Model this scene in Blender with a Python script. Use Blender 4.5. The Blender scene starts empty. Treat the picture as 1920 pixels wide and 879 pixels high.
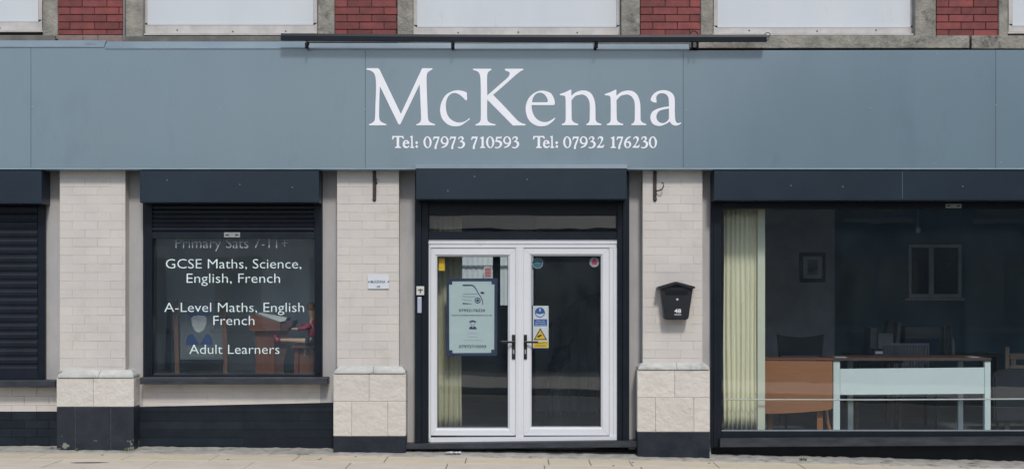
import bpy, bmesh, math, random
from mathutils import Vector, Matrix
R = random.Random(7)
S = bpy.context.scene
C = S.collection
PI = math.pi
# ------------------------------------------------------------------ camera, world, sun, exposure
F = 2660.0; D = 14.0; H = 1.6; HY = 550.0
cam = bpy.data.cameras.new('camera'); cam.sensor_width = 36; cam.lens = 36*F/1920
cam.shift_y = (HY-439.5)/1920; cam.clip_end = 500
co = bpy.data.objects.new('camera', cam); co.location = (0, -D, H); co.rotation_euler = (PI/2, 0, 0)
C.objects.link(co); S.camera = co
EL, AZ = math.radians(46), math.radians(10)      # sun in front of the facade, slightly to the right
w = bpy.data.worlds.new('World'); S.world = w; w.use_nodes = True
wn = w.node_tree.nodes; wl = w.node_tree.links
sky = wn.new('ShaderNodeTexSky'); sky.sky_type = 'NISHITA'; sky.sun_disc = False
sky.sun_elevation = EL; sky.sun_rotation = PI - AZ; sky.air_density = 1.0; sky.dust_density = 1.5; sky.ozone_density = 1.0
wl.new(sky.outputs[0], wn['Background'].inputs[0]); wn['Background'].inputs[1].default_value = 0.10
sl = bpy.data.lights.new('sun', 'SUN'); sl.energy = 1.5; sl.angle = math.radians(8); sl.color = (1, .96, .9)
so = bpy.data.objects.new('sun', sl); C.objects.link(so)
sd = Vector((math.sin(AZ)*math.cos(EL), -math.cos(AZ)*math.cos(EL), math.sin(EL)))
so.rotation_euler = sd.to_track_quat('Z', 'Y').to_euler(); so.location = (3, -12, 14)
S.view_settings.view_transform = 'Standard'; S.view_settings.look = 'None'
S.view_settings.exposure = 0.52; S.view_settings.gamma = 1; S.view_settings.use_curve_mapping = False
# ------------------------------------------------------------------ helpers
def X(px, d=0): return (px-960)/F*(D+d)
def Z(py, d=0): return H + (HY-py)/F*(D+d)
def gz(x):                                        # street falls to the right, ever more steeply
    q = max(-7, min(7, x)); return .006 - .0153*q - .00118*q*q + (x-q)*(-.0153-.00236*q)*.5
def srgb(r, g, b):
    f = lambda c: (c/255/12.92) if c/255 <= .04045 else ((c/255+.055)/1.055)**2.4
    return (f(r), f(g), f(b))
def mat(name, col, rough=.6, col2=None, scale=6, bump=0, bscale=40, metal=0, tone=0, spec=.5, stretch=(1,1,1), lo=.35, hi=.65, dirt=None, dscale=2.5, dlo=.62, dhi=.75, ior=None, coat=0):
    m = bpy.data.materials.new(name); m.use_nodes = True
    n = m.node_tree.nodes; l = m.node_tree.links; p = n['Principled BSDF']
    p.inputs['Roughness'].default_value = rough; p.inputs['Metallic'].default_value = metal
    p.inputs['Specular IOR Level'].default_value = spec
    if coat: p.inputs['Coat Weight'].default_value = coat
    tc = n.new('ShaderNodeTexCoord'); mp = n.new('ShaderNodeMapping'); mp.inputs['Scale'].default_value = stretch
    l.new(tc.outputs['Object'], mp.inputs[0])
    def noise(sc, det=5, rg=.6):
        t = n.new('ShaderNodeTexNoise'); t.inputs['Scale'].default_value = sc; t.inputs['Detail'].default_value = det
        t.inputs['Roughness'].default_value = rg; l.new(mp.outputs[0], t.inputs['Vector']); return t
    def ramp(src, a, b):
        r = n.new('ShaderNodeMapRange'); r.inputs[1].default_value = a; r.inputs[2].default_value = b
        l.new(src, r.inputs[0]); return r.outputs[0]
    def mix(f, a, b):
        x = n.new('ShaderNodeMix'); x.data_type = 'RGBA'
        l.new(f, x.inputs[0])
        for i, v in ((6, a), (7, b)):
            if isinstance(v, tuple): x.inputs[i].default_value = (*v, 1)
            else: l.new(v, x.inputs[i])
        return x.outputs[2]
    col2 = col2 or tuple(c*.85 for c in col)
    out = mix(ramp(noise(scale).outputs[0], lo, hi), col, col2)
    if dirt: out = mix(ramp(noise(dscale, 8, .7).outputs[0], dlo, dhi), out, dirt)
    if tone:
        at = n.new('ShaderNodeAttribute'); at.attribute_name = 'tone'
        mr = n.new('ShaderNodeMapRange'); mr.inputs[3].default_value = 1-tone; mr.inputs[4].default_value = 1+tone
        l.new(at.outputs['Fac'], mr.inputs[0])
        vm = n.new('ShaderNodeVectorMath'); vm.operation = 'SCALE'; l.new(out, vm.inputs[0]); l.new(mr.outputs[0], vm.inputs['Scale']); out = vm.outputs[0]
    l.new(out, p.inputs['Base Color'])
    rr = n.new('ShaderNodeMapRange'); rr.inputs[3].default_value = max(rough-.07, .02); rr.inputs[4].default_value = min(rough+.07, 1)
    l.new(noise(scale*1.7).outputs[0], rr.inputs[0]); l.new(rr.outputs[0], p.inputs['Roughness'])
    if bump:
        b = n.new('ShaderNodeBump'); b.inputs['Strength'].default_value = 1; b.inputs['Distance'].default_value = bump
        l.new(noise(bscale, 6, .6).outputs[0], b.inputs['Height']); l.new(b.outputs[0], p.inputs['Normal'])
    return m
def glass_mat(name, tint, ior=1.5, veil=.016):
    m = bpy.data.materials.new(name); m.use_nodes = True
    n = m.node_tree.nodes; l = m.node_tree.links; n.remove(n['Principled BSDF'])
    t = n.new('ShaderNodeBsdfTransparent'); t.inputs[0].default_value = (*tint, 1)
    g = n.new('ShaderNodeBsdfGlossy'); g.inputs['Roughness'].default_value = .0; g.inputs[0].default_value = (1, 1, 1, 1)
    ge = n.new('ShaderNodeNewGeometry'); dt = n.new('ShaderNodeVectorMath'); dt.operation = 'DOT_PRODUCT'     # Schlick on either face of a thin pane
    l.new(ge.outputs['Incoming'], dt.inputs[0]); l.new(ge.outputs['Normal'], dt.inputs[1])
    def mth(op, a, b=None):
        k = n.new('ShaderNodeMath'); k.operation = op
        for i, v in enumerate((a, b)):
            if v is None: continue
            if isinstance(v, float): k.inputs[i].default_value = v
            else: l.new(v, k.inputs[i])
        return k.outputs[0]
    f0 = ((ior-1)/(ior+1))**2
    fr = mth('ADD', mth('MULTIPLY', mth('POWER', mth('SUBTRACT', 1.0, mth('ABSOLUTE', dt.outputs['Value'])), 5.0), 1-f0), f0)
    tc = n.new('ShaderNodeTexCoord'); ns = n.new('ShaderNodeTexNoise'); ns.inputs['Scale'].default_value = 1.6
    l.new(tc.outputs['Object'], ns.inputs['Vector'])
    b = n.new('ShaderNodeBump'); b.inputs['Distance'].default_value = .0007; l.new(ns.outputs[0], b.inputs['Height']); l.new(b.outputs[0], g.inputs['Normal'])
    mx = n.new('ShaderNodeMixShader'); l.new(fr, mx.inputs[0]); l.new(t.outputs[0], mx.inputs[1]); l.new(g.outputs[0], mx.inputs[2])
    df = n.new('ShaderNodeBsdfDiffuse'); df.inputs[0].default_value = (.50, .62, .70, 1)          # pale diffuse film: hazy veil of reflections painted into the glass
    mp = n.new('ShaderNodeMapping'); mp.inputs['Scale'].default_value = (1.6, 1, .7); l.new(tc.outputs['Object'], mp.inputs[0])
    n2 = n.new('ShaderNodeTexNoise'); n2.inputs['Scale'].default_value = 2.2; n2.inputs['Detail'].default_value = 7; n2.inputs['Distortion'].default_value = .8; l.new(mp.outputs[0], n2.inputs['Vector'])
    mr = n.new('ShaderNodeMapRange'); mr.inputs[1].default_value = .35; mr.inputs[2].default_value = .7; mr.inputs[3].default_value = veil*.35; mr.inputs[4].default_value = veil; l.new(n2.outputs[0], mr.inputs[0])
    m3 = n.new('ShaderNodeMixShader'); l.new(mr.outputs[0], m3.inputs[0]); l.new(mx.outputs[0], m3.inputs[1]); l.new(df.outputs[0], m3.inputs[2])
    l.new(m3.outputs[0], n['Material Output'].inputs[0])
    return m
def wloc(o):
    v = Vector((0, 0, 0))
    while o is not None: v = v + o.location; o = o.parent
    return v
def tag(o, label=None, cat=None, group=None, kind=None):
    if label: o['label'] = label
    if cat: o['category'] = cat
    if group: o['group'] = group
    if kind: o['kind'] = kind
    return o
def thing(name, label, cat, loc=(0, 0, 0), group=None):
    o = bpy.data.objects.new(name, None); o.empty_display_size = .1; C.objects.link(o); o.location = loc
    return tag(o, label, cat, group)
def obj(name, bm, m, parent=None, smooth=False, loc=None):
    me = bpy.data.meshes.new(name)
    bmesh.ops.recalc_face_normals(bm, faces=bm.faces)
    bm.to_mesh(me); bm.free()
    return obj_me(name, me, m, parent, smooth, loc)
def obj_me(name, me, m, parent=None, smooth=False, loc=None):
    o = bpy.data.objects.new(name, me); C.objects.link(o)
    if m and not me.materials: me.materials.append(m)
    if smooth:
        for f in me.polygons: f.use_smooth = True
    if parent is not None:
        me.transform(Matrix.Translation(-wloc(parent))); o.parent = parent
    else:
        if loc is None and len(me.vertices):
            vs = [v.co for v in me.vertices]
            mn = [min(v[i] for v in vs) for i in range(3)]; mx = [max(v[i] for v in vs) for i in range(3)]
            loc = Vector(((mn[0]+mx[0])/2, (mn[1]+mx[1])/2, mn[2]))
        if loc is not None: me.transform(Matrix.Translation(-Vector(loc))); o.location = loc
    return o
def B(): return bmesh.new()
def box(bm, x0, x1, y0, y1, z0, z1, bev=0, tone=None, seg=1):
    vs = [bm.verts.new(p) for p in ((x0,y0,z0),(x1,y0,z0),(x1,y1,z0),(x0,y1,z0),(x0,y0,z1),(x1,y0,z1),(x1,y1,z1),(x0,y1,z1))]
    fs = [bm.faces.new([vs[i] for i in q]) for q in ((0,1,5,4),(1,2,6,5),(2,3,7,6),(3,0,4,7),(4,5,6,7),(3,2,1,0))]
    if bev:
        es = list({e for f in fs for e in f.edges})
        r = bmesh.ops.bevel(bm, geom=es, offset=bev, segments=seg, affect='EDGES', profile=.5)
        fs = list({f for v in r['verts'] for f in v.link_faces}) 
    if tone is not None:
        ly = bm.loops.layers.float_color.get('tone') or bm.loops.layers.float_color.new('tone')
        for f in fs:
            for lp in f.loops: lp[ly] = (tone, tone, tone, 1)
    return vs
def pbox(bm, px0, px1, py0, py1, d0, d1, bev=0, tone=None, seg=1):     # front face given in photo pixels at depth d0
    return box(bm, X(px0, d0), X(px1, d0), d0, d1, Z(py1, d0), Z(py0, d0), bev, tone, seg)
def prism(bm, pts, y0, y1, tone=None):                                   # pts (x, z), extruded along y
    a = [bm.verts.new((x, y0, z)) for x, z in pts]; b = [bm.verts.new((x, y1, z)) for x, z in pts]
    fs = [bm.faces.new(a), bm.faces.new(b[::-1])]
    for i in range(len(a)):
        j = (i+1) % len(a); fs.append(bm.faces.new((a[j], a[i], b[i], b[j])))
    if tone is not None:
        ly = bm.loops.layers.float_color.get('tone') or bm.loops.layers.float_color.new('tone')
        for f in fs:
            for lp in f.loops: lp[ly] = (tone, tone, tone, 1)
def pprism(bm, pts, d0, d1, tone=None): prism(bm, [(X(a, d0), Z(b, d0)) for a, b in pts], d0, d1, tone)
def prismx(bm, pts, x0, x1):                                             # pts (y, z), extruded along x
    a = [bm.verts.new((x0, y, z)) for y, z in pts]; b = [bm.verts.new((x1, y, z)) for y, z in pts]
    bm.faces.new(a); bm.faces.new(b[::-1])
    for i in range(len(a)):
        j = (i+1) % len(a); bm.faces.new((a[j], a[i], b[i], b[j]))
def tube(bm, pts, r, n=10, cap=True):
    pts = [Vector(p) for p in pts]; rings = []
    rs = r if isinstance(r, (list, tuple)) else [r]*len(pts)
    for i, p in enumerate(pts):
        t = (pts[min(i+1, len(pts)-1)] - pts[max(i-1, 0)]).normalized()
        u = t.cross(Vector((0, 0, 1))) if abs(t.z) < .9 else t.cross(Vector((0, 1, 0)))
        u.normalize(); v = t.cross(u)
        rings.append([bm.verts.new(p + rs[i]*(math.cos(2*PI*k/n)*u + math.sin(2*PI*k/n)*v)) for k in range(n)])
    for a, b in zip(rings, rings[1:]):
        for k in range(n): bm.faces.new((a[k], a[(k+1) % n], b[(k+1) % n], b[k]))
    if cap: bm.faces.new(rings[0][::-1]); bm.faces.new(rings[-1])
def ball(bm, c, r, sc=(1, 1, 1), sub=2):
    q = bmesh.ops.create_icosphere(bm, subdivisions=sub, radius=r)
    for v in q['verts']: v.co = Vector((v.co.x*sc[0], v.co.y*sc[1], v.co.z*sc[2])) + Vector(c)
def disc(bm, c, r, y0, y1, n=28, sx=1):
    prism(bm, [(c[0]+r*sx*math.cos(2*PI*k/n), c[1]+r*math.sin(2*PI*k/n)) for k in range(n)], y0, y1)
def pdisc(bm, px, py, rpx, d0, d1, n=28): disc(bm, (X(px, d0), Z(py, d0)), rpx/F*(D+d0), d0, d1, n)
def bricks(bm, x0, x1, z0, z1, y, L, h, gap, depth=.05, off=0, jit=.0015, miss=.0, bev=.002, rag=0):
    z = z1; k = off
    while z > z0+.004:
        zb = max(z-h, z0)
        x = x0 - (L/2 if k % 2 else 0) - (0 if rag == 0 else R.choice((0, 0, L/4)))
        while x < x1:
            a = max(x, x0); b = min(x+L, x1)
            if b-a > .02:
                g1 = gap*(R.choice((.1, .3, .8, 1.5)) if miss else 1); g2 = gap*(R.choice((.05, .1, .25, .5)) if miss else 1)
                box(bm, a+(g1/2 if a > x0 else 0), b-(g1/2 if b < x1 else 0), y+R.uniform(-jit, jit), y+depth, zb+g2/2, z-g2/2, bev, R.random())
            x += L
        z -= h; k += 1
# glyphs and lettering -------------------------------------------------
def cr(loop, n=6):
    pts = [(p[0], p[1], len(p) > 2) for p in loop]; out = []; N = len(pts)
    for i in range(N):
        p1, p2 = pts[i], pts[(i+1) % N]
        out.append((p1[0], p1[1]))
        if p1[2] and p2[2]: continue
        p0 = pts[i-1] if not p1[2] else p1
        p3 = pts[(i+2) % N] if not p2[2] else p2
        for k in range(1, n):
            t = k/n; v = []
            for c in (0, 1):
                v.append(.5*((2*p1[c]) + (-p0[c]+p2[c])*t + (2*p0[c]-5*p1[c]+4*p2[c]-p3[c])*t*t + (-p0[c]+3*p1[c]-3*p2[c]+p3[c])*t**3))
            out.append(tuple(v))
    return out
def curve_mesh(loops, y, ext):                    # loops in world (x, z); filled outline with holes, real thickness
    cu = bpy.data.curves.new('glyph', 'CURVE'); cu.dimensions = '2D'; cu.fill_mode = 'BOTH'; cu.extrude = ext
    for lp in loops:
        s = cu.splines.new('POLY'); s.points.add(len(lp)-1); s.use_cyclic_u = True
        for q, (a, b) in zip(s.points, lp): q.co = (a, b, 0, 1)
    return finish_curve(cu, y)
def finish_curve(cu, y):
    o = bpy.data.objects.new('tmp', cu); C.objects.link(o)
    bpy.context.view_layer.update()
    me = bpy.data.meshes.new_from_object(o.evaluated_get(bpy.context.evaluated_depsgraph_get()))
    bpy.data.objects.remove(o); bpy.data.curves.remove(cu)
    me.transform(Matrix(((1, 0, 0, 0), (0, 0, -1, y), (0, 1, 0, 0), (0, 0, 0, 1))))
    me.materials.clear()
    return me
def text_me(txt, px0, px1, base, cap, d, ext=.0006, bold=0, align=None):
    cu = bpy.data.curves.new('t', 'FONT'); cu.body = txt; cu.extrude = 0; cu.offset = bold; cu.resolution_u = 3
    ref = bpy.data.curves.new('r', 'FONT'); ref.body = 'H'
    mr = finish_curve(ref, 0); ch = max(v.co.z for v in mr.vertices)
    cu.extrude = ext
    me = finish_curve(cu, 0)
    xs = [v.co.x for v in me.vertices]; a, b = min(xs), max(xs)
    sx = (X(px1, d)-X(px0, d))/(b-a); sz = cap/F*(D+d)/ch
    for v in me.vertices: v.co = Vector((X(px0, d)+(v.co.x-a)*sx, d+v.co.y, Z(base, d)+v.co.z*sz))
    return me
def merge(mes):
    bm = B()
    for m in mes: bm.from_mesh(m)
    return bm
# ------------------------------------------------------------------ materials
M = {}
M['red_brick'] = mat('red_brick', (.225, .055, .049), .75, (.15, .040, .040), 9, .0015, 60, tone=.28, dirt=(.10, .035, .035), dscale=5)
M['dark_mortar'] = mat('dark_mortar', (.075, .040, .038), .9)
M['cream_paint'] = mat('cream_paint', (.575, .54, .49), .55, (.52, .485, .455), 2.2, .0018, 60, tone=.028, dirt=(.44, .43, .37), dscale=2.6, dlo=.55, dhi=.8)
M['grey_render'] = mat('grey_render', (.40, .39, .385), .7, (.33, .325, .325), 4, .001, 120, stretch=(1, 1, .4), dirt=(.24, .235, .23), dscale=6)
M['plinth_stone'] = mat('plinth_stone', (.58, .55, .495), .65, (.545, .51, .46), 5, .017, 14, tone=.04, dirt=(.47, .44, .41), dscale=5, dlo=.58, dhi=.8)
M['cap_stone'] = mat('cap_stone', (.56, .56, .52), .6, (.42, .44, .42), 7, .002, 50, dirt=(.28, .27, .24), dscale=6, dlo=.55, dhi=.7)
M['black_paint'] = mat('black_paint', (.008, .013, .019), .45, (.013, .019, .027), 5, .002, 45, tone=.2, dirt=(.022, .028, .034), dscale=8, spec=.22)
M['black_peeling'] = mat('black_peeling', (.012, .017, .024), .5, (.022, .028, .036), 5, .004, 26, dirt=(.035, .04, .045), dscale=7, spec=.22)
M['concrete'] = mat('concrete', (.33, .31, .265), .85, (.20, .19, .165), 9, .014, 35, dirt=(.05, .05, .045), dscale=4, dlo=.55, dhi=.7)
M['sill_stone'] = mat('sill_stone', (.16, .155, .14), .85, (.10, .10, .09), 7, .003, 60, dirt=(.035, .038, .035), dscale=3)
M['board_white'] = mat('board_white', (.58, .61, .635), .45, (.54, .575, .61), 2, .0004, 30, stretch=(1, 1, .25), dirt=(.44, .45, .45), dscale=7, dlo=.64, dhi=.8)
M['frame_cream'] = mat('frame_cream', (.52, .50, .48), .5, (.42, .40, .385), 8, .0006, 50, dirt=(.25, .23, .21), dscale=7, dlo=.66, dhi=.78)
M['fascia'] = mat('fascia', (.153, .221, .264), .2, (.145, .209, .250), 1.2, .004, 1.1, tone=.03, dirt=(.125, .180, .22), dscale=2.2, dlo=.55, dhi=.8, stretch=(1, 1, .4), spec=1)
M['fascia_edge'] = mat('fascia_edge', (.26, .34, .40), .35, (.20, .28, .33), 5)
M['flashing_dull'] = mat('flashing_dull', (.17, .23, .28), .45, (.20, .26, .30), 2, dirt=(.12, .15, .17), dscale=3)
M['flashing'] = mat('flashing', (.20, .26, .31), .4, (.27, .33, .37), 1.5, dirt=(.12, .14, .15), dscale=3)
M['vinyl_white'] = mat('vinyl_white', (.84, .84, .875), .4, (.80, .80, .84), 3)
M['anthracite'] = mat('anthracite', (.012, .024, .038), .36, (.009, .018, .030), 2, .0004, 20, dirt=(.018, .030, .045), dscale=3, spec=.4)
M['shutter'] = mat('shutter', (.006, .010, .018), .42, (.010, .015, .024), 4, dirt=(.02, .025, .032), dscale=5, spec=.28)
M['frame_black'] = mat('frame_black', (.005, .009, .015), .38, (.008, .012, .019), 4, .0003, 60, spec=.25)
M['sill_black'] = mat('sill_black', (.014, .018, .025), .5, (.035, .04, .048), 9, .0006, 80, stretch=(.5, 1, 2), dirt=(.08, .09, .10), dscale=5, dlo=.66, dhi=.8)
M['upvc'] = mat('upvc', (.655, .67, .695), .3, (.62, .635, .665), 2, dirt=(.47, .46, .45), dscale=3.5, dlo=.6, dhi=.85)
M['gasket'] = mat('gasket', (.02, .02, .022), .6)
M['lock_metal'] = mat('lock_metal', (.3, .32, .32), .4, (.22, .25, .24), 30)
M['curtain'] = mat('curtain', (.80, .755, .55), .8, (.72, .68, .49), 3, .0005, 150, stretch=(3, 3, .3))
M['slat_cream'] = mat('slat_cream', (.66, .66, .52), .6, (.62, .62, .48), 3)
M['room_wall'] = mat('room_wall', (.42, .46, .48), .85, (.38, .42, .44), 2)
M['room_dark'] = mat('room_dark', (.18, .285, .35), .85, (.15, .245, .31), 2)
M['room_floor'] = mat('room_floor', (.16, .17, .18), .6, (.12, .13, .14), 3)
M['navy'] = mat('navy', (.018, .032, .09), .5)
M['poster_pale'] = mat('poster_pale', (.52, .62, .62), .4, (.50, .60, .60), 2)
M['ink'] = mat('ink', (.02, .03, .09), .5)
M['ink_grey'] = mat('ink_grey', (.22, .28, .30), .5)
M['orange_wood'] = mat('orange_wood', (.33, .145, .066), .42, (.31, .125, .05), 4, .0003, 60, stretch=(1, 1, 9))
M['brown_wood'] = mat('brown_wood', (.17, .066, .035), .45, (.12, .045, .024), 5, .0004, 60, stretch=(7, 7, .8))
M['red_wood'] = mat('red_wood', (.19, .075, .042), .45, (.14, .055, .03), 5, stretch=(.8, 5, 6))
M['dark_top'] = mat('dark_top', (.10, .055, .045), .4, (.08, .042, .035), 5, stretch=(.5, 5, 5))
M['white_table'] = mat('white_table', (.72, .80, .78), .35, (.70, .78, .76), 2)
M['plastic_black'] = mat('plastic_black', (.012, .013, .015), .35, (.016, .017, .02), 20, .0002, 200)
M['iron'] = mat('iron', (.022, .02, .022), .6, (.05, .03, .025), 25, .0015, 80)
M['plaque'] = mat('plaque', (.62, .65, .68), .3, (.58, .61, .65), 4)
M['pale_plastic'] = mat('pale_plastic', (.60, .60, .56), .4)
M['silver'] = mat('silver', (.5, .55, .65), .3, metal=.3)
M['yellow'] = mat('yellow', (.80, .55, .02), .45, (.76, .5, .02), 3)
M['sign_blue'] = mat('sign_blue', (.03, .12, .40), .45)
M['sign_white'] = mat('sign_white', (.78, .80, .82), .4)
M['black_ink'] = mat('black_ink', (.015, .015, .02), .5)
M['teal'] = mat('teal', (.04, .17, .22), .45, (.035, .15, .2), 5)
M['sticker_grey'] = mat('sticker_grey', (.45, .45, .48), .45)
M['pink_red'] = mat('pink_red', (.65, .07, .14), .45)
M['grey_fabric'] = mat('grey_fabric', (.018, .022, .03), .85, (.012, .016, .022), 12)
M['book'] = mat('book', (.62, .66, .66), .6, (.5, .54, .55), 40, stretch=(1, 1, 6))
M['board_grey'] = mat('board_grey', (.13, .16, .175), .6, (.11, .135, .15), 5)
M['easel_wood'] = mat('easel_wood', (.17, .095, .065), .6, (.13, .072, .05), 5, stretch=(5, 5, .8))
M['chalk'] = mat('chalk', (.66, .70, .71), .8, (.45, .50, .52), 14)
M['logo_blue'] = mat('logo_blue', (.03, .07, .24), .6)
M['skin'] = mat('skin', (.52, .36, .26), .5, (.50, .33, .24), 8)
M['hair'] = mat('hair', (.36, .20, .08), .6, (.26, .14, .055), 30, .002, 80, stretch=(4, 4, .5))
M['pink'] = mat('pink', (.30, .035, .075), .7, (.26, .03, .065), 12)
M['dark_cloth'] = mat('dark_cloth', (.016, .018, .04), .8)
M['flag'] = mat('flag', (.56, .48, .35), .8, (.49, .43, .33), 4, .0012, 90, tone=.09, dirt=(.38, .34, .27), dscale=5, dlo=.58, dhi=.78)
M['flag_grey'] = mat('flag_grey', (.57, .51, .42), .8, (.50, .45, .37), 4, .0012, 90, tone=.08, dirt=(.34, .31, .27), dscale=5)
M['joint'] = mat('joint', (.13, .12, .10), .9, (.08, .075, .065), 12)
M['asphalt'] = mat('asphalt', (.055, .055, .057), .8, (.045, .045, .047), 30, .002, 200)
M['kerb'] = mat('kerb', (.28, .27, .25), .8, (.22, .21, .20), 8)
M['verge'] = mat('verge', (.16, .15, .13), .95, (.11, .105, .09), 3)
M['line'] = mat('line', (.6, .5, .12), .7)
M['pale_render'] = mat('pale_render', (.76, .76, .75), .8, (.66, .66, .65), 2)
M['dark_stone'] = mat('dark_stone', (.09, .13, .15), .85, (.07, .10, .12), 3)
M['slate'] = mat('slate', (.05, .055, .065), .6)
M['blue_frame'] = mat('blue_frame', (.03, .06, .13), .5)
M['shed'] = mat('shed', (.72, .76, .76), .45, (.6, .65, .65), 1.5, stretch=(1, 1, .3))
M['paper'] = mat('paper', (.45, .46, .47), .7, (.36, .37, .38), 20, stretch=(1, 1, 10))
M['card'] = mat('card', (.22, .20, .19), .8)
M['cord'] = mat('cord', (.62, .62, .58), .6)
M['litter'] = mat('litter', (.65, .65, .64), .6)
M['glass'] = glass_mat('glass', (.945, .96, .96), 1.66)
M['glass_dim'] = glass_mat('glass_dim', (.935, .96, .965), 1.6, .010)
M['opp_glass'] = mat('opp_glass', (.02, .03, .04), .05, spec=.8)
# ------------------------------------------------------------------ ground
def slab(name, x0, x1, y0, y1, m, dz=0, kind='structure', th=.3):
    bm = B(); prev = None
    for x in [x0]+[q for q in range(-8, 9) if x0 < q < x1]+[x1]:
        c_ = [bm.verts.new(p) for p in ((x, y0, gz(x)+dz-th), (x, y0, gz(x)+dz), (x, y1, gz(x)+dz), (x, y1, gz(x)+dz-th))]
        if prev:
            for k in range(4): l_ = (k+1) % 4; bm.faces.new((prev[k], prev[l_], c_[l_], c_[k]))
        else: bm.faces.new(c_)
        prev = c_
    bm.faces.new(prev[::-1])
    o = obj(name, bm, m); o['kind'] = kind; return o
slab('ground', -160, 160, -200, 160, M['verge'], -.16, th=.5)
slab('road', -60, 60, -9.6, -2.75, M['asphalt'], -.12, th=.03)
slab('far_pavement', -60, 60, -13.2, -9.78, M['flag_grey'], -.004, th=.15)
slab('far_kerb', -60, 60, -9.775, -9.62, M['kerb'], 0, th=.15)
slab('near_kerb', -60, 60, -2.73, -2.58, M['kerb'], 0, th=.15)
for a, b in ((-3.1, -3.0), (-9.4, -9.3)): slab('road_line', -60, 60, a, b, M['line'], -.116, th=.003)
# near pavement: bed plus individual flags (one structure)
slab('pavement_bed', -12, 12, -2.57, .3, M['joint'], -.009, th=.14)
def flagstones(name, rows, m, seed):
    rr = random.Random(seed); bm = B()
    for (y0, y1, xs) in rows:
        for a, b in zip(xs, xs[1:]):
            g = .0035; h = rr.uniform(-.0015, .002); t = rr.random()
            P = []
            for (x, y) in ((a+g, y0+g), (b-g, y0+g), (b-g, y1-g), (a+g, y1-g)):
                P.append((x, y))
            top = [bm.verts.new((x, y, gz(x)+h)) for x, y in P]; bot = [bm.verts.new((x, y, gz(x)-.04)) for x, y in P]
            fs = [bm.faces.new(top), bm.faces.new(bot[::-1])]
            for i in range(4): j = (i+1) % 4; fs.append(bm.faces.new((bot[i], bot[j], top[j], top[i])))
            r = bmesh.ops.bevel(bm, geom=list(fs[0].edges), offset=.003, segments=1, affect='EDGES')
            ly = bm.loops.layers.float_color.get('tone') or bm.loops.layers.float_color.new('tone')
            for f in set(list(r['faces'])+[f for f in fs if f.is_valid]):
                for lp in f.loops: lp[ly] = (t, t, t, 1)
    o = obj(name, bm, m); o['kind'] = 'structure'; return o
known = [X(p, -.4) for p in (78, 245, 405, 558, 725, 874, 1028, 1105, 1181, 1340, 1500, 1660, 1820)]
known = [known[0]-.83*k for k in range(8, 0, -1)] + known + [known[-1]+.83*k for k in range(1, 9)]
rows1 = [(-.72, -.24, known)]
rows2 = []
y = -.725
for k in range(3):
    x = -11.5 + (.37 if k % 2 else .1); xs = []
    while x < 11.5: xs.append(x); x += .61 if k else .9
    rows2.append((y-.605, y, xs)); y -= .61
flagstones('pavement', rows1, M['flag'], 3)
flagstones('outer_pavement', rows2, M['flag_grey'], 5)
# ragged concrete fillet along the foot of the wall
bm = B(); N = 220; prev = None
for i in range(N+1):
    x = -6+12*i/N; e = -.235+.02*math.sin(x*9)+R.uniform(-.02, .008); h = R.uniform(-.004, .004)*(1.6 if x > 2 else 1)
    r = [bm.verts.new((x, .16, gz(x)+.030+h)), bm.verts.new((x, .02, gz(x)+.02+h)), bm.verts.new((x, e+.03, gz(x)+.008+h*.5)), bm.verts.new((x, e, gz(x)-.006))]
    if prev:
        for k in range(3): bm.faces.new((prev[k], r[k], r[k+1], prev[k+1]))
    prev = r
o = obj('mortar_fillet', bm, mat('fillet', (.42, .40, .36), .9, (.28, .27, .24), 8, .006, 30, dirt=(.07, .065, .055), dscale=5, dlo=.55, dhi=.7)); o['kind'] = 'structure'
# ------------------------------------------------------------------ the building
bld = thing('shop_building', 'painted brick shop front with red brick upper storey, boarded upper windows and white double doors', 'building', (0, .15, 0))
WX0, WX1 = -9.0, 9.0
TOP = Z(-420)
# upper storey: brick piers between the boarded windows
DU = .03
piers = [(108, 230), (628, 744), (1201, 1313), (1756, 1872)]
jambs = [(80, 108), (235, 268), (596, 627), (745, 774), (1165, 1200), (1314, 1337), (1716, 1755), (1873, 1890)]
wins = [(-330, 80, 57, 42), (268, 596, 63, 48), (774, 1164, 66, 52), (1337, 1716, 63, 53), (1890, 2300, 60, 50)]
for k, (a, b) in enumerate(piers):
    bm = B(); bk = B()
    bricks(bm, X(a, DU), X(b, DU), Z(76 if k else 66, DU), TOP, DU, .243, .0735, .007, off=k, jit=.0025)
    pbox(bk, a, b, -420, 80, DU+.012, .4)
    uw = obj('brick_pier', bm, M['red_brick'], bld)
    obj('mortar', bk, M['dark_mortar'], uw)
for a, b in ((-700, -332), (2302, 2700)): bm = B(); pbox(bm, a, b, -420, 90, DU, .4); obj('brick_pier', bm, M['red_brick'], bld)
bm = B(); pbox(bm, 108, 155, 66.5, 79, DU-.012, DU+.2, .004); pbox(bm, 155.6, 183, 66.5, 79, DU-.013, DU+.2, .004); pbox(bm, 183.6, 230, 66.5, 79, DU-.011, DU+.2, .004)
obj('stone_course', bm, mat('pink_stone', (.26, .20, .18), .85, (.20, .155, .14), 12, .003, 40), bld)
for a, b in jambs:
    bm = B(); pbox(bm, a, b, -420, 74, DU-.02, .4, .006)
    # cut-away splay on the inner edge
    obj('stone_jamb', bm, M['concrete'], bld)
bm = B(); pbox(bm, 230.5, 234, -420, 78, DU-.03, DU+.1, .003); obj('downpipe_edge', bm, mat('grey_edge', (.22, .20, .20), .7), bld)
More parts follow.
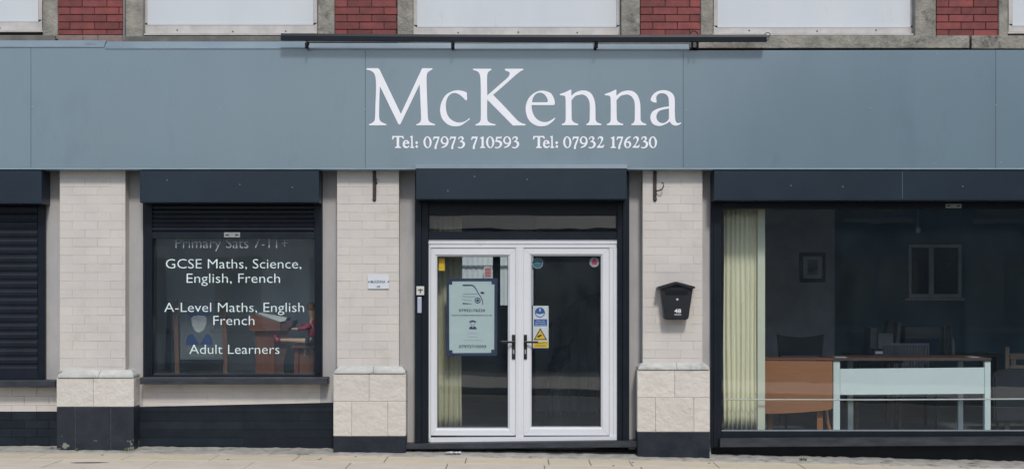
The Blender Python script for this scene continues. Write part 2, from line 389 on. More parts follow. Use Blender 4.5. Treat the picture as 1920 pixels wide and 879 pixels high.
for a, b, fb, pb in wins:
    d = DU+.07
    fr = B(); t = 8 if a != 268 else 8
    pprism(fr, [(a+1, fb), (a+1, pb-4), (a+t, pb), (b-t, pb), (b-1, pb-4), (b-1, fb)], d, d+.06)
    pbox(fr, a+1, a+t, -420, pb-4.2, d, d+.06, .003); pbox(fr, b-t, b-1, -420, pb-4.2, d, d+.06, .003)
    w_ = obj('upper_window', fr, M['frame_cream'], bld)
    bm = B(); pbox(bm, a+t+.2, b-t-.2, -420, pb-.5, d+.012, d+.04); pbox(bm, a+t+.3, b-t-.3, pb-5, pb-.7, d+.008, d+.011)
    obj('boarding', bm, M['board_white'], w_)
    for q in range(3):
        bm = B(); px = a+ (b-a)*(.2+.3*q) + R.uniform(-10, 10); pdisc(bm, px, fb-5+R.uniform(-2, 2), 1.4, d-.004, d-.001, 10); obj('fixing', bm, M['iron'], w_)
    bm = B(); pbox(bm, a, b, fb+.3, fb+3.5, d-.05, d+.05, .002); obj('drip_bar', bm, M['frame_cream'], w_)
# upper sills
def sill(px0, px1, p0, p1, d0, name='stone_sill', m='sill_stone'):
    bm = B(); pbox(bm, px0, px1, p0, p1, d0, .3, .008, seg=2); return obj(name, bm, M[m], bld)
sill(-340, 103, 66, 78, -.03); sill(233, 770, 68, 80, -.03); sill(745, 1306, 72, 90, -.025)
sill(1309, 1818, 67, 91, -.03, m='concrete'); sill(1822, 2320, 67, 92, -.03, m='concrete')
# lintel wall hidden behind fascia, floor slab, roof, back and side walls: the shell
bm = B(); box(bm, WX0, WX1, .17, .45, Z(322, .15), Z(74, .15)); obj('lintel_wall', bm, M['dark_mortar'], bld)
bm = B(); box(bm, WX0, WX1, .15, 6.2, TOP, TOP+.2); obj('flat_roof', bm, M['slate'], bld)
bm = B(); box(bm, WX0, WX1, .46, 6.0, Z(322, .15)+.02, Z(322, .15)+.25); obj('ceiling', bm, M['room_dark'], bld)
FZ = Z(829, .1)
bm = B(); box(bm, WX0, WX1, .46, 6.0, -.25, FZ); obj('shop_floor', bm, M['room_floor'], bld)
for a in (WX0-.2, WX1): bm = B(); box(bm, a, a+.2, .15, 6.2, -.4, TOP); obj('side_wall', bm, M['red_brick'], bld)
# back wall with an opening behind the doors and one in the right room
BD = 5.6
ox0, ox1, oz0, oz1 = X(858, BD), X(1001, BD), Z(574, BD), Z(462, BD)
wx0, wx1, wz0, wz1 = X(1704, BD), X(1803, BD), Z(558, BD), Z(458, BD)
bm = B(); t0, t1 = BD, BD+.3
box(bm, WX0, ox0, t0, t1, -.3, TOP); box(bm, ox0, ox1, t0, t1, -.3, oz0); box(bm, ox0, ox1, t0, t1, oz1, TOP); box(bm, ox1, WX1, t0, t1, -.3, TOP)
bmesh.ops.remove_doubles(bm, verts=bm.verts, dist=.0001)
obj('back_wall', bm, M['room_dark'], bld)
bm = B(); pbox(bm, 855, 1003, 456, 466, BD-.03, BD+.1); pbox(bm, 855, 1003, 572, 580, BD-.05, BD+.1); pbox(bm, 924, 938, 466, 572, BD-.03, BD+.1); pbox(bm, 855, 860, 466, 572, BD-.03, BD+.1); pbox(bm, 1000, 1004, 466, 572, BD-.03, BD+.1)
rw = obj('rear_window', bm, M['frame_black'], bld)
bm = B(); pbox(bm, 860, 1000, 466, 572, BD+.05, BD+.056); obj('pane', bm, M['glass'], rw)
# faint white framed window on the back wall of the right room
bm = B()
for q in ((1704, 1803, 458, 464), (1704, 1803, 551, 558), (1704, 1709, 464, 551), (1797, 1803, 464, 551), (1742, 1751, 464, 551)): pbox(bm, *q, BD-.06, BD-.002)
pbox(bm, 1698, 1809, 558.5, 563, BD-.12, BD-.002)
iw = obj('internal_window', bm, mat('dull_white', (.80, .84, .86), .5), bld)
bm = B(); pbox(bm, 1709.2, 1796.8, 464.2, 550.8, BD-.03, BD-.02); obj('pane', bm, mat('dark_pane', (.03, .05, .06), .25), iw)
# partitions
for a in (690, 1262, 170): bm = B(); box(bm, X(a), X(a)+.12, .46, BD-.01, -.2, Z(322)); obj('partition_wall', bm, M['room_wall'], bld)
bm = B(); pbox(bm, 60, 705, 300, 760, 1.7, 1.8); obj('display_backdrop', bm, mat('backdrop', (.62, .68, .70), .8, (.56, .62, .64), 2), bld)
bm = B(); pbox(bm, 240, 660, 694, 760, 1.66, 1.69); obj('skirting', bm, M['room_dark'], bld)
bm = B(); pbox(bm, 1340, 1565, 250, 760, 3.6, 3.75); pbox(bm, 1340, 1427, 250, 760, 3.5, 3.59); obj('chimney_breast', bm, mat('warm_wall', (.40, .39, .41), .8), bld)
bm = B(); pbox(bm, 1004, 1255, 200, 800, 3.9, 4.0); obj('light_catch_wall', bm, M['room_wall'], bld)  # pale wall added to catch daylight and lift the dark hall
# plaster strips, low walls
DS = .15
for a, b, c in ((84, 114, 730), (234, 268, 764), (600, 634, 762), (747, 779, 836), (1179, 1207, 842), (1316, 1333, 860), (2301, 2500, 880), (-450, -263, 880)):
    bm = B(); pbox(bm, a, b, 315, c, DS, .45); obj('plaster_reveal', bm, M['grey_render'], bld)
bm = B()
bricks(bm, X(-260, DS), X(108, DS), Z(771, DS), Z(724, DS), DS-.004, .25, .095, .004, .02, miss=1)
lw = obj('low_wall', bm, M['cream_paint'], bld)
bm = B(); pbox(bm, -260, 108, 722, 771, DS+.004, .45); obj('wall_core', bm, M['cream_paint'], lw)
bm = B(); bricks(bm, X(248, DS), X(627, DS), Z(761, DS), Z(716, DS), DS+.002, .5, .10, .002, .02, miss=1)
lw = obj('low_wall', bm, M['cream_paint'], bld)
bm = B(); pbox(bm, 248, 627, 712, 762, DS+.004, .45); obj('wall_core', bm, M['cream_paint'], lw)
def base_course(fn, core):
    bm = B(); fn(bm); o = obj('painted_base_course', bm, M['black_paint'], bld)
    bm = B(); core(bm); obj('wall_core', bm, M['black_paint'], o)
def c1(bm): bricks(bm, X(-260, DS), X(108, DS), Z(842, DS), Z(771, DS), DS+.002, .25, .085, .004, .02)
def c2(bm):
    for k in range(6):
        zt = Z(758.5+15.5*k, DS)                 # courses step with the painted edge, top course follows its slope
        bricks(bm, X(250, DS), X(627, DS), zt-.0785 if k else Z(771, DS), zt if k else Z(763, DS), DS-.002, 1.1, .0785, .005, .02, off=k)
base_course(c1, lambda bm: pbox(bm, -700, 108, 771.3, 860, DS+.006, .45))
base_course(c2, lambda bm: pprism(bm, [(250, 762.3), (250, 870), (627, 870), (627, 754)], DS-.0005, .3))
for q, dd in (([(1331, 830), (1331, 900), (2300, 905), (2300, 828)], .18), ([(750, 842), (750, 880), (1200, 880), (1200, 842)], .18)):
    bm = B(); pprism(bm, q, dd, .42); obj('painted_base_course', bm, M['black_paint'], bld)
# pilasters
def P3(a, b, ct, cb_, ca, cc, ba, bb, blk, bot, rows, cols):
    bm = B(); x0, x1 = X(a), X(b)
    bricks(bm, x0, x1, Z(ct+3), Z(318), 0, .25, .0845, .0050, .04, off=cols, jit=.0018, miss=1, bev=.0012)
    p = obj('pilaster', bm, M['cream_paint'], bld)
    bm = B(); box(bm, x0+.001, x1-.001, .0032, .3, Z(ct+3), Z(317)); obj('mortar_face', bm, M['cream_paint'], p)
    e = -.09; bm = B(); m_ = (ca+cc)/2+6
    for (u, v) in ((ca, m_-.4), (m_+.4, cc)):
        y0, y1 = X(u, e), X(v, e); zt, zb = Z(ct, 0), Z(cb_, e)
        i0 = .04 if u == ca else 0; i1 = .04 if v == cc else 0
        lo = [(y0, e), (y1, e), (y1, .2), (y0, .2)]; hi = [(y0+i0, -.008), (y1-i1, -.008), (y1-i1, .2), (y0+i0, .2)]
        A = [bm.verts.new((*q, zb)) for q in lo]; Q = [bm.verts.new((*q, zb+.026)) for q in lo]; T = [bm.verts.new((*q, zt)) for q in hi]
        bm.faces.new(A[::-1]); bm.faces.new(T)
        for i in range(4):
            j = (i+1) % 4; bm.faces.new((A[i], A[j], Q[j], Q[i])); bm.faces.new((Q[i], Q[j], T[j], T[i]))
    bmesh.ops.bevel(bm, geom=[q for q in bm.edges if q.calc_length() > .1], offset=.004, segments=2, affect='EDGES')
    obj('plinth_cap', bm, M['cap_stone'], p)
    e2 = -.075; bm = B()
    for (r0, r1, js) in rows:
        xs = [ba]+js+[bb]
        for u, v in zip(xs, xs[1:]):
            pbox(bm, u+(0 if u == ba else .18), v-(0 if v == bb else .18), r0+.15, r1-.15, e2-R.uniform(0, .003), .25, .005, R.random(), seg=2)
    obj('plinth', bm, M['plinth_stone'], p)
    bm = B(); js = [ba+.2]+([ba+(bb-ba)*f for f in (.24, .70)] if cols else [])+[bb-.2]
    for u, v in zip(js, js[1:]): pbox(bm, u+.12, v-.12, blk+.3, bot+5, e2+.002, .25, .004, R.random(), seg=2)
    obj('painted_base', bm, M['peel'] if cols else M['black_peeling'], p)
    bm = B(); pbox(bm, ba+3, bb-3, cb_+1, bot+5, e2+.008, .24); obj('plinth_core', bm, M['plinth_stone'], p)
# peeling paint near the foot of the left plinth (height gradient times noise, a real worn band)
def peel_mat():
    m = mat('peel', (.012, .017, .024), .5, (.022, .028, .036), 5, .004, 26, spec=.35)
    n = m.node_tree.nodes; l = m.node_tree.links; p = n['Principled BSDF']; src = p.inputs['Base Color'].links[0].from_socket
    tc = n.new('ShaderNodeTexCoord'); sx = n.new('ShaderNodeSeparateXYZ'); l.new(tc.outputs['Object'], sx.inputs[0])
    mr = n.new('ShaderNodeMapRange'); mr.inputs[1].default_value = .20; mr.inputs[2].default_value = .08; mr.inputs[3].default_value = 0; mr.inputs[4].default_value = .16
    l.new(sx.outputs['Z'], mr.inputs[0])
    ns = n.new('ShaderNodeTexNoise'); ns.inputs['Scale'].default_value = 11; ns.inputs['Detail'].default_value = 6; l.new(tc.outputs['Object'], ns.inputs['Vector'])
    ad = n.new('ShaderNodeMath'); l.new(mr.outputs[0], ad.inputs[0]); l.new(ns.outputs[0], ad.inputs[1])
    th = n.new('ShaderNodeMapRange'); th.inputs[1].default_value = .72; th.inputs[2].default_value = .75; l.new(ad.outputs[0], th.inputs[0])
    mx = n.new('ShaderNodeMix'); mx.data_type = 'RGBA'; l.new(th.outputs[0], mx.inputs[0]); l.new(src, mx.inputs[6]); mx.inputs[7].default_value = (.20, .22, .17, 1)
    l.new(mx.outputs[2], p.inputs['Base Color']); return m
M['peel'] = peel_mat()
P3(112, 235, 693, 708, 108, 250, 106, 251, 762, 843, [(708.3, 762, [175])], 1)
P3(632, 748, 686, 700, 627, 760, 625, 761, 817, 851, [(700.3, 752, [692]), (752, 817, [659, 727])], 0)
P3(1205, 1317, 680, 693, 1197, 1330, 1195, 1331, 809, 865, [(693.3, 745, [1265]), (745, 809, [1229, 1301])], 0)
# ------------------------------------------------------------------ window and door frames
G = .17       # glass depth
# middle window
bm = B(); e = .10
pbox(bm, 270, 285, 325, 706, e, .3, .003); pbox(bm, 590, 604, 325, 706, e, .3, .003); pbox(bm, 285.2, 589.8, 325, 384, e+.02, .3)
pbox(bm, 285.2, 589.8, 703, 709, e+.01, .3, .002)
pbox(bm, 276, 280, 690, 706, e-.012, e, .002); pbox(bm, 596, 600, 660, 700, e-.012, e, .002)
win1 = obj('shop_window', bm, M['frame_black'], bld)
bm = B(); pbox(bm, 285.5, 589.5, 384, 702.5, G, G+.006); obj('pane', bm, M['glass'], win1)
bm = B(); pbox(bm, 284, 591, 699.5, 703, G-.02, G-.008, .002); obj('bead', bm, M['sill_black'], win1)
bm = B(); pbox(bm, 262, 614, 707, 720, -.01, .3, .007, seg=2); obj('window_sill', bm, M['sill_black'], win1)
rows = [('Primary Sats 7-11+', 329, 540, 465, 18.5), ('GCSE Maths, Science,', 311, 565, 503, 17.5), ('English, French', 350, 525, 530, 17.5),
        ('A-Level Maths, English', 308, 570, 584.5, 17.5), ('French', 400, 477, 609, 17.5), ('Adult Learners', 355, 524, 663, 17.5)]
mt = mat('window_vinyl', (.74, .86, .84), .5, (.60, .72, .72), 6)
mt2 = mat('window_vinyl_worn', (.34, .38, .40), .5, (.20, .24, .26), 20)
for k, (t, a, b, base, cap) in enumerate(rows):
    o = obj_me('lettering', text_me(t, a, b, base, cap, G-.002, bold=-.009), mt2 if k == 0 else mt, win1)
# right window
bm = B()
pbox(bm, 1333, 1353, 325, 838, e, .3, .003); pbox(bm, 1353.2, 2299, 325, 391, e+.02, .3); pbox(bm, 2285, 2300, 391, 812, e, .3)
pbox(bm, 1353.2, 2284.5, 808, 822, e+.015, .3, .002)
pbox(bm, 1338, 1346, 420, 836, e-.01, e-.0005, .002)
win2 = obj('shop_window', bm, M['frame_black'], bld)
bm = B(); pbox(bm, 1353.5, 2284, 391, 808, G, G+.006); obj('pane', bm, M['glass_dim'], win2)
bm = B(); pbox(bm, 1352, 2285, 805.5, 809.5, G-.03, G-.008, .002); obj('bead', bm, mat('alu_bead', (.22, .25, .27), .35), win2)
bm = B(); pprism(bm, [(1350, 822), (2295, 817), (2295, 832), (1350, 838)], .02, .3); 
bmesh.ops.bevel(bm, geom=list(bm.edges), offset=.005, segments=2, affect='EDGES')
obj('window_sill', bm, M['sill_black'], win2)
# left shuttered window
bm = B()
pbox(bm, 71, 84, 325, 712, e, .3, .003); pbox(bm, -262, -250, 325, 712, e, .3); pbox(bm, -249.5, 70.5, 325, 384, e+.02, .3)
win0 = obj('shop_window', bm, M['frame_black'], bld)
bm = B(); pbox(bm, -270, 104, 712.5, 726, -.01, .3, .007, seg=2); obj('window_sill', bm, M['sill_black'], win0)
# door surround
bm = B()
pbox(bm, 778, 790, 325, 838, .03, .3, .003); pbox(bm, 790.3, 803, 378, 834, .06, .3, .002)
pbox(bm, 1168, 1180, 325, 838, .03, .3, .003); pbox(bm, 1157.5, 1167.7, 378, 834, .06, .3, .002)
pbox(bm, 803.3, 1157.2, 325, 403, .085, .3); pbox(bm, 803.3, 1157.2, 434, 448.5, .07, .3, .003)
dsur = obj('door_surround', bm, M['frame_black'], bld)
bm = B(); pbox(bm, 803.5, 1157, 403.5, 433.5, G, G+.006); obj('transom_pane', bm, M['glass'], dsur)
bm = B(); pprism(bm, [(750, 832), (803, 831), (1157, 826), (1200, 826), (1200, 838), (750, 842)], -.02, .3)
bmesh.ops.bevel(bm, geom=list(bm.edges), offset=.006, segments=2, affect='EDGES')
obj('doorstep', bm, M['sill_black'], dsur)
dD = .10
bm = B()
pprism(bm, [(803.5, 449), (1157, 449), (1157, 457), (803.5, 457)], dD-.012, .2)
pprism(bm, [(804, 457.2), (1156.5, 457.2), (1156.5, 464.5), (804, 464.5)], dD-.004, .2)
pbox(bm, 803.8, 807.5, 464.7, 828, dD-.004, .2, .001); pbox(bm, 1142.5, 1150, 464.7, 822, dD-.002, .2, .001); pbox(bm, 1150.2, 1157, 464.7, 824, dD-.012, .2, .001)
dfr = obj('door_frame', bm, M['upvc'], bld)
bm = B(); pprism(bm, [(806.5, 820), (1156, 817.5), (1156, 824), (806.5, 828.5)], dD-.03, .2); obj('threshold', bm, M['upvc'], dfr)
def leaf(a, b, ga, gb, g0, g1, hx, side):
    bm = B(); t, u = 466, 815.5
    # mitred rails and stiles: outer flat, then a chamfered bead toward the glass
    out = [(a, t), (b, t), (b, u), (a, u)]; mid = [(ga-4, g0-4), (gb+4, g0-4), (gb+4, g1+4), (ga-4, g1+4)]; inn = [(ga, g0), (gb, g0), (gb, g1), (ga, g1)]
    def ring(A, Bq, dA, dB, back):
        for i in range(4):
            j = (i+1) % 4; g = .00035
            pts = [(A[i], dA), (A[j], dA), (Bq[j], dB), (Bq[i], dB)]
            f = [bm.verts.new((X(p[0], dD)+ (g if 0 else 0), q, Z(p[1], dD))) for p, q in pts]
            k = [bm.verts.new((X(p[0], dD), back, Z(p[1], dD))) for p, q in pts]
            bm.faces.new(f)
            for m1 in range(4): m2 = (m1+1) % 4; bm.faces.new((f[m1], f[m2], k[m2], k[m1])) if m1 in (0, 2) else None
    ring(out, mid, dD, dD, .19); ring(mid, inn, dD+.001, dD+.022, .19)
    dr = obj('door', bm, M['upvc'], bld)
    bm = B()                                    # mitre lines and gasket
    w = 1.0
    for (p, q) in ((inn[0], inn[1]), (inn[1], inn[2]), (inn[2], inn[3]), (inn[3], inn[0])):
        x0, x1 = sorted((p[0], q[0])); y0, y1 = sorted((p[1], q[1]))
        if x1-x0 < 1: pbox(bm, x0-.6, x0+.6, y0, y1, dD+.020, dD+.03)
        else: pbox(bm, x0, x1, y0-.6, y0+.6, dD+.0205, dD+.03)
    obj('gasket', bm, M['gasket'], dr)
    for A_, B_ in zip(out, mid):
        bm = B(); ax, az, bx, bz = X(A_[0], dD), Z(A_[1], dD), X(B_[0], dD), Z(B_[1], dD); L = math.hypot(bx-ax, bz-az); nx, nz = -(bz-az)/L*.0009, (bx-ax)/L*.0009
        prism(bm, [(ax+nx, az+nz), (bx+nx, bz+nz), (bx-nx, bz-nz), (ax-nx, az-nz)], dD-.0008, dD+.001); obj('mitre_joint', bm, M['grey_render'], dr)
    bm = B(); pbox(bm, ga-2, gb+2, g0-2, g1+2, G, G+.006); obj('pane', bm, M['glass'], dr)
    hd = B(); pbox(hd, hx-3.2, hx+3.2, 627, 673, dD-.012, dD-.0005, .003, seg=2)
    pdisc(hd, hx, 641, 2.6, dD-.045, dD-.012, 12)
    x2 = hx+side*24
    lo, hi_ = sorted((hx-side*2, x2)); pbox(hd, lo, hi_, 639, 643, dD-.05, dD-.036, .003, seg=2)
    h = obj('handle', hd, M['plastic_black'], dr)
    bm = B(); pbox(bm, hx-1.4, hx+1.4, 655, 663, dD-.016, dD-.0125, .001); obj('keyhole', bm, M['lock_metal'], h)
    return dr
leaf(808, 967, 820, 952, 481, 802, 963, -1)
leaf(982, 1142, 997, 1126.5, 480, 800, 985, 1)
bm = B(); pbox(bm, 967.2, 981.8, 464.7, 820, dD-.018, .19, .003); pbox(bm, 971, 978, 466, 819, dD-.024, dD-.0185, .002)
obj('centre_post', bm, M['upvc'], dfr)
# ------------------------------------------------------------------ shutters
def shutter(label, a, b, t0, t1, d0, sa, sb, s0, s1, pitch, bar=None, lab=None, top=None, seam=None):
    t = thing('roller_shutter', label, 'shutter', (X((a+b)/2), .1, Z(t1, d0)), 'roller shutters above the shop openings')
    bm = B(); pbox(bm, a, b, t0, t1, d0, .17, .004, seg=2); h = obj('shutter_box', bm, M['anthracite'], t)
    bm = B(); pbox(bm, a+1, b-1, t1-3, t1-1.2, d0-.003, d0-.0005); obj('box_lip', bm, M['anthracite'], h)
    if seam: bm = B(); pbox(bm, seam-.25, seam+.25, t0+2, t1-3.5, d0-.0025, d0-.0005); obj('seam', bm, M['fascia'], h)
    for q in range(3): bm = B(); pdisc(bm, a+(b-a)*R.uniform(.05, .95), t0+(t1-t0)*R.uniform(.2, .8), 1.0, d0-.003, d0-.0005, 8); obj('rivet', bm, M['fascia_edge'], h)
    if top: bm = B(); pbox(bm, top[0], top[1], top[2], top[3], d0-.008, -.115, .001); obj('flashing', bm, M['flashing'], t)
    d = .125; x0, x1 = X(sa, d), X(sb, d)
    if s1 > s0:
        bm = B(); z = Z(s0, d); ze = Z(s1, d); p = pitch/F*D; pts = []
        while z > ze:
            for (fy, fz) in ((0, 0), (-.010, .12), (-.014, .3), (-.013, .55), (-.006, .78), (.002, .86), (.002, .97)): pts.append((d+fy, z-p*fz))
            z -= p
        for i in range(len(pts)-1):
            (ya, za), (yb, zb) = pts[i], pts[i+1]
            v = [bm.verts.new(q) for q in ((x0, ya, za), (x1, ya, za), (x1, yb, zb), (x0, yb, zb))]; bm.faces.new(v)
        bmesh.ops.remove_doubles(bm, verts=bm.verts, dist=.00001)
        r = bmesh.ops.extrude_face_region(bm, geom=list(bm.faces))
        for v in r['geom']:
            if isinstance(v, bmesh.types.BMVert): v.co.y += .012
        obj('slat_curtain', bm, M['shutter'], t)
    if bar:
        bm = B(); pbox(bm, sa-1, sb+1, bar[0], bar[1], d-.022, d+.01, .002); bb = obj('bottom_bar', bm, M['shutter'], t)
        if lab:
            bm = B(); pbox(bm, lab[0], lab[1], lab[2], lab[3], d-.026, d-.0225, .001); lo_ = obj('lock_plate', bm, M['lock_metal'], bb)
            m1 = (lab[2]+lab[3])/2
            for cx_ in (lab[0]+6, lab[1]-6): bm = B(); pbox(bm, cx_-3, cx_+3, m1-1, m1+1.2, d-.028, d-.0262); obj('finger_slot', bm, M['black_ink'], bb)
    return t
shutter('closed dark roller shutter with horizontal slats covering the leftmost window', -264, 78, 319, 382, -.11, -249, 71, 384, 694, 16, bar=(694, 711))
shutter('partly lowered dark roller shutter above the window lettered with school subjects', 262, 598, 319, 380, -.11, 286, 589, 384, 436, 8.6, bar=(436.5, 447), lab=(420, 450, 435.5, 445))
shutter('dark roller shutter box with pale top flashing over the white double doors', 780, 1175, 316, 374, -.2, 806, 1155, 384, 390, 8, bar=(392, 403), lab=(967, 997, 394.5, 402.5), top=(779, 1176, 308.5, 316))
shutter('widest dark roller shutter box above the big window with the cream curtain', 1339, 2290, 319, 376, -.11, 1354, 2284, 376, 379, 8, bar=(380, 391), lab=(1773, 1803, 382, 390), seam=1692)
# ------------------------------------------------------------------ fascia sign
fas = thing('fascia_sign', 'long blue grey fascia board with white serif shop name and telephone numbers', 'sign', (0, -.12, Z(317, -.12)))
FD = -.12
def topat(px):
    K = [(-800, 88), (0, 88), (58, 88), (300, 89.5), (685, 93), (960, 94), (1281, 95), (1600, 94.5), (1867, 94), (2700, 94)]
    for (a, u), (b, v) in zip(K, K[1:]):
        if a <= px <= b: return u+(v-u)*(px-a)/(b-a)
seams = [-560, 58, 685, 1281, 1867, 2500]
for k, (a, b) in enumerate(zip(seams, seams[1:])):
    bm = B(); n = 8; xs = [a+.35+(b-a-.7)*i/n for i in range(n+1)]
    pprism(bm, [(a+.35, 316.6)] + [(x, topat(x)) for x in xs] + [(b-.35, 316.6)], FD, FD+.004, tone=R.random())
    obj('fascia_panel', bm, M['fascia'], fas)
bm = B(); pprism(bm, [(-560, 316), (-560, 92), (60, 92), (960, 97), (2500, 97), (2500, 316)], FD+.006, FD+.03); obj('backing', bm, M['dark_mortar'], fas)
for a, b in ((-560, 779), (1176, 2500)): bm = B(); pbox(bm, a, b, 315, 317.6, FD-.004, .14); obj('bottom_trim', bm, M['fascia_edge'], fas)
bm = B()
for (x, y) in ((413, 202), (684, 205), (683, 311), (1287, 206), (1288, 310), (1398, 308), (1752, 307), (1757, 101), (1632, 202), (1868, 197), (1876, 305), (60, 200), (60, 310), (690, 100), (1278, 104), (520, 97), (850, 310), (1100, 311)):
    bm = B(); pdisc(bm, x, y, 1.1, FD-.003, FD-.0005, 10); obj('screw', bm, M['fascia_edge'], fas)
# flashings: sloped strips from fascia top back to the wall
for (a, b, y0, y1) in ((-340, 195, 76, 86.5), (196, 573, 78, 89), (578, 846, 81, 90), (852, 1113, 82, 91), (1119, 1293, 83, 92)):
    bm = B(); xs0, xs1 = X(a, FD), X(b, FD); zt0 = Z(y0, -.04); zf0, zf1 = Z(topat(max(a, 0))-.5, FD), Z(topat(b)-.5, FD)
    vs = [(xs0, FD-.004, zf0), (xs1, FD-.004, zf1), (xs1, -.035, zt0), (xs0, -.035, zt0)]
    A = [bm.verts.new(v) for v in vs]; Q = [bm.verts.new((v[0], v[1], v[2]-.003)) for v in vs]
    bm.faces.new(A); bm.faces.new(Q[::-1])
    for i in range(4): j = (i+1) % 4; bm.faces.new((A[i], A[j], Q[j], Q[i]))
    obj('flashing', bm, M['flashing' if a > 570 else 'flashing_dull'], fas)
    bm = B(); pbox(bm, a+1, b-1, topat(b)-2.6, topat(b)-.3, FD-.009, FD-.0045); obj('flashing_lip', bm, M['fascia_edge'], fas)
# the name, traced
c = 1
GL = {
'M': (680, [[(45,98),(60,90,c),(195,90,c),(215,108,c),(484,668,c),(752,95,c),(760,91,c),(880,91,c),(884,104),(850,125),(822,150),(811,200),(812,330),(820,560),(828,720),(845,765),(885,788),(918,799,c),(916,812,c),(680,813,c),(678,800,c),(715,785),(738,750),(740,690),(735,560),(728,420),(722,295,c),(480,795,c),(466,804),(450,792,c),(220,320,c),(214,420),(210,560),(209,700),(222,755),(255,780),(302,799,c),(300,812,c),(80,813,c),(78,800,c),(115,785),(148,755),(158,700),(162,560),(168,420),(170,300),(165,220),(150,165),(125,135),(90,118),(50,108)]]),
'c': (680, [[(1320,400,c),(1280,382),(1200,369),(1120,388),(1050,435),(1000,520),(981,620),(1000,710),(1040,770),(1100,812),(1180,826),(1250,812),(1310,772),(1360,733,c),(1353,722,c),(1330,740),(1290,765),(1230,777),(1170,768),(1110,730),(1075,680),(1056,600),(1058,520),(1080,455),(1120,415),(1165,404),(1215,418),(1260,450),(1300,492,c),(1315,497),(1325,480,c)]]),
'K': (880, [[(45,100,c),(55,97,c),(275,97,c),(283,110,c),(250,130),(232,155),(225,210),(225,300),(228,435,c),(400,285),(480,215),(510,170),(505,140),(460,122),(448,110,c),(455,97,c),(680,97,c),(688,110,c),(650,130),(590,175),(450,300),(302,428,c),(440,570),(580,720),(620,760),(665,785),(715,799,c),(708,815,c),(552,815,c),(228,488,c),(225,600),(227,720),(240,765),(280,788),(330,799,c),(330,815,c),(80,815,c),(76,800,c),(115,785),(140,755),(146,700),(146,500),(144,300),(138,200),(125,155),(100,130),(50,113,c)]]),
'e': (880, [[(1083,545,c),(1078,490),(1045,420),(990,386),(910,374),(830,400),(760,460),(722,540),(714,620),(735,710),(780,775),(850,815),(920,825),(990,810),(1050,770),(1090,725,c),(1083,716,c),(1040,745),(990,768),(930,770),(870,745),(820,690),(795,620),(788,557,c),(1070,557,c)], [(795,522,c),(805,470),(840,420),(890,400),(940,413),(975,450),(996,500),(985,521,c)]]),
'n': (1080, [[(362,421,c),(380,412),(430,395),(500,362,c),(512,366,c),(512,440,c),(560,400),(610,380),(660,372),(720,382),(770,420),(800,480),(815,560),(818,700),(820,745),(840,775),(893,797,c),(888,811,c),(702,811,c),(702,796,c),(730,780),(743,745),(745,700),(745,560),(735,500),(705,450),(660,425),(610,428),(560,445),(514,495,c),(514,560),(516,700),(520,745),(545,775),(602,797,c),(595,811,c),(392,811,c),(390,797,c),(425,780),(438,750),(440,700),(440,560),(437,470),(422,440),(370,433,c)]]),
'a': (1080, [[(945,488),(965,440),(1010,395),(1080,370),(1150,372),(1210,400),(1245,450),(1252,520),(1252,650),(1258,740),(1275,778),(1300,785),(1332,775,c),(1328,792),(1290,812),(1250,815),(1215,800),(1187,765,c),(1140,795),(1080,818),(1030,818),(975,795),(945,740),(945,690),(970,640),(1030,605),(1110,583),(1178,575,c),(1176,500),(1165,450),(1130,415),(1075,407),(1035,425),(1018,455),(1020,500),(1022,525,c),(985,522),(955,505)], [(1178,600,c),(1100,615),(1050,635),(1022,680),(1022,730),(1050,770),(1100,785),(1150,765),(1178,728,c)]]),
}
def place(gl, ox, oy, s, dx=0):
    loops = gl
    return curve_mesh([[(X(ox+(x+dx)/s, FD-.001), Z(oy+y/s, FD-.001)) for x, y in cr(lp)] for lp in loops], FD-.0018, .0008)
for ch, dx in (('M', 0), ('c', 0), ('K', 0), ('e', 0), ('n', -571), ('n', 0), ('a', 0)):
    ox, gl = GL[ch]; obj_me('letter', place(gl, ox, 115, 6.76, dx), M['vinyl_white'], fas)
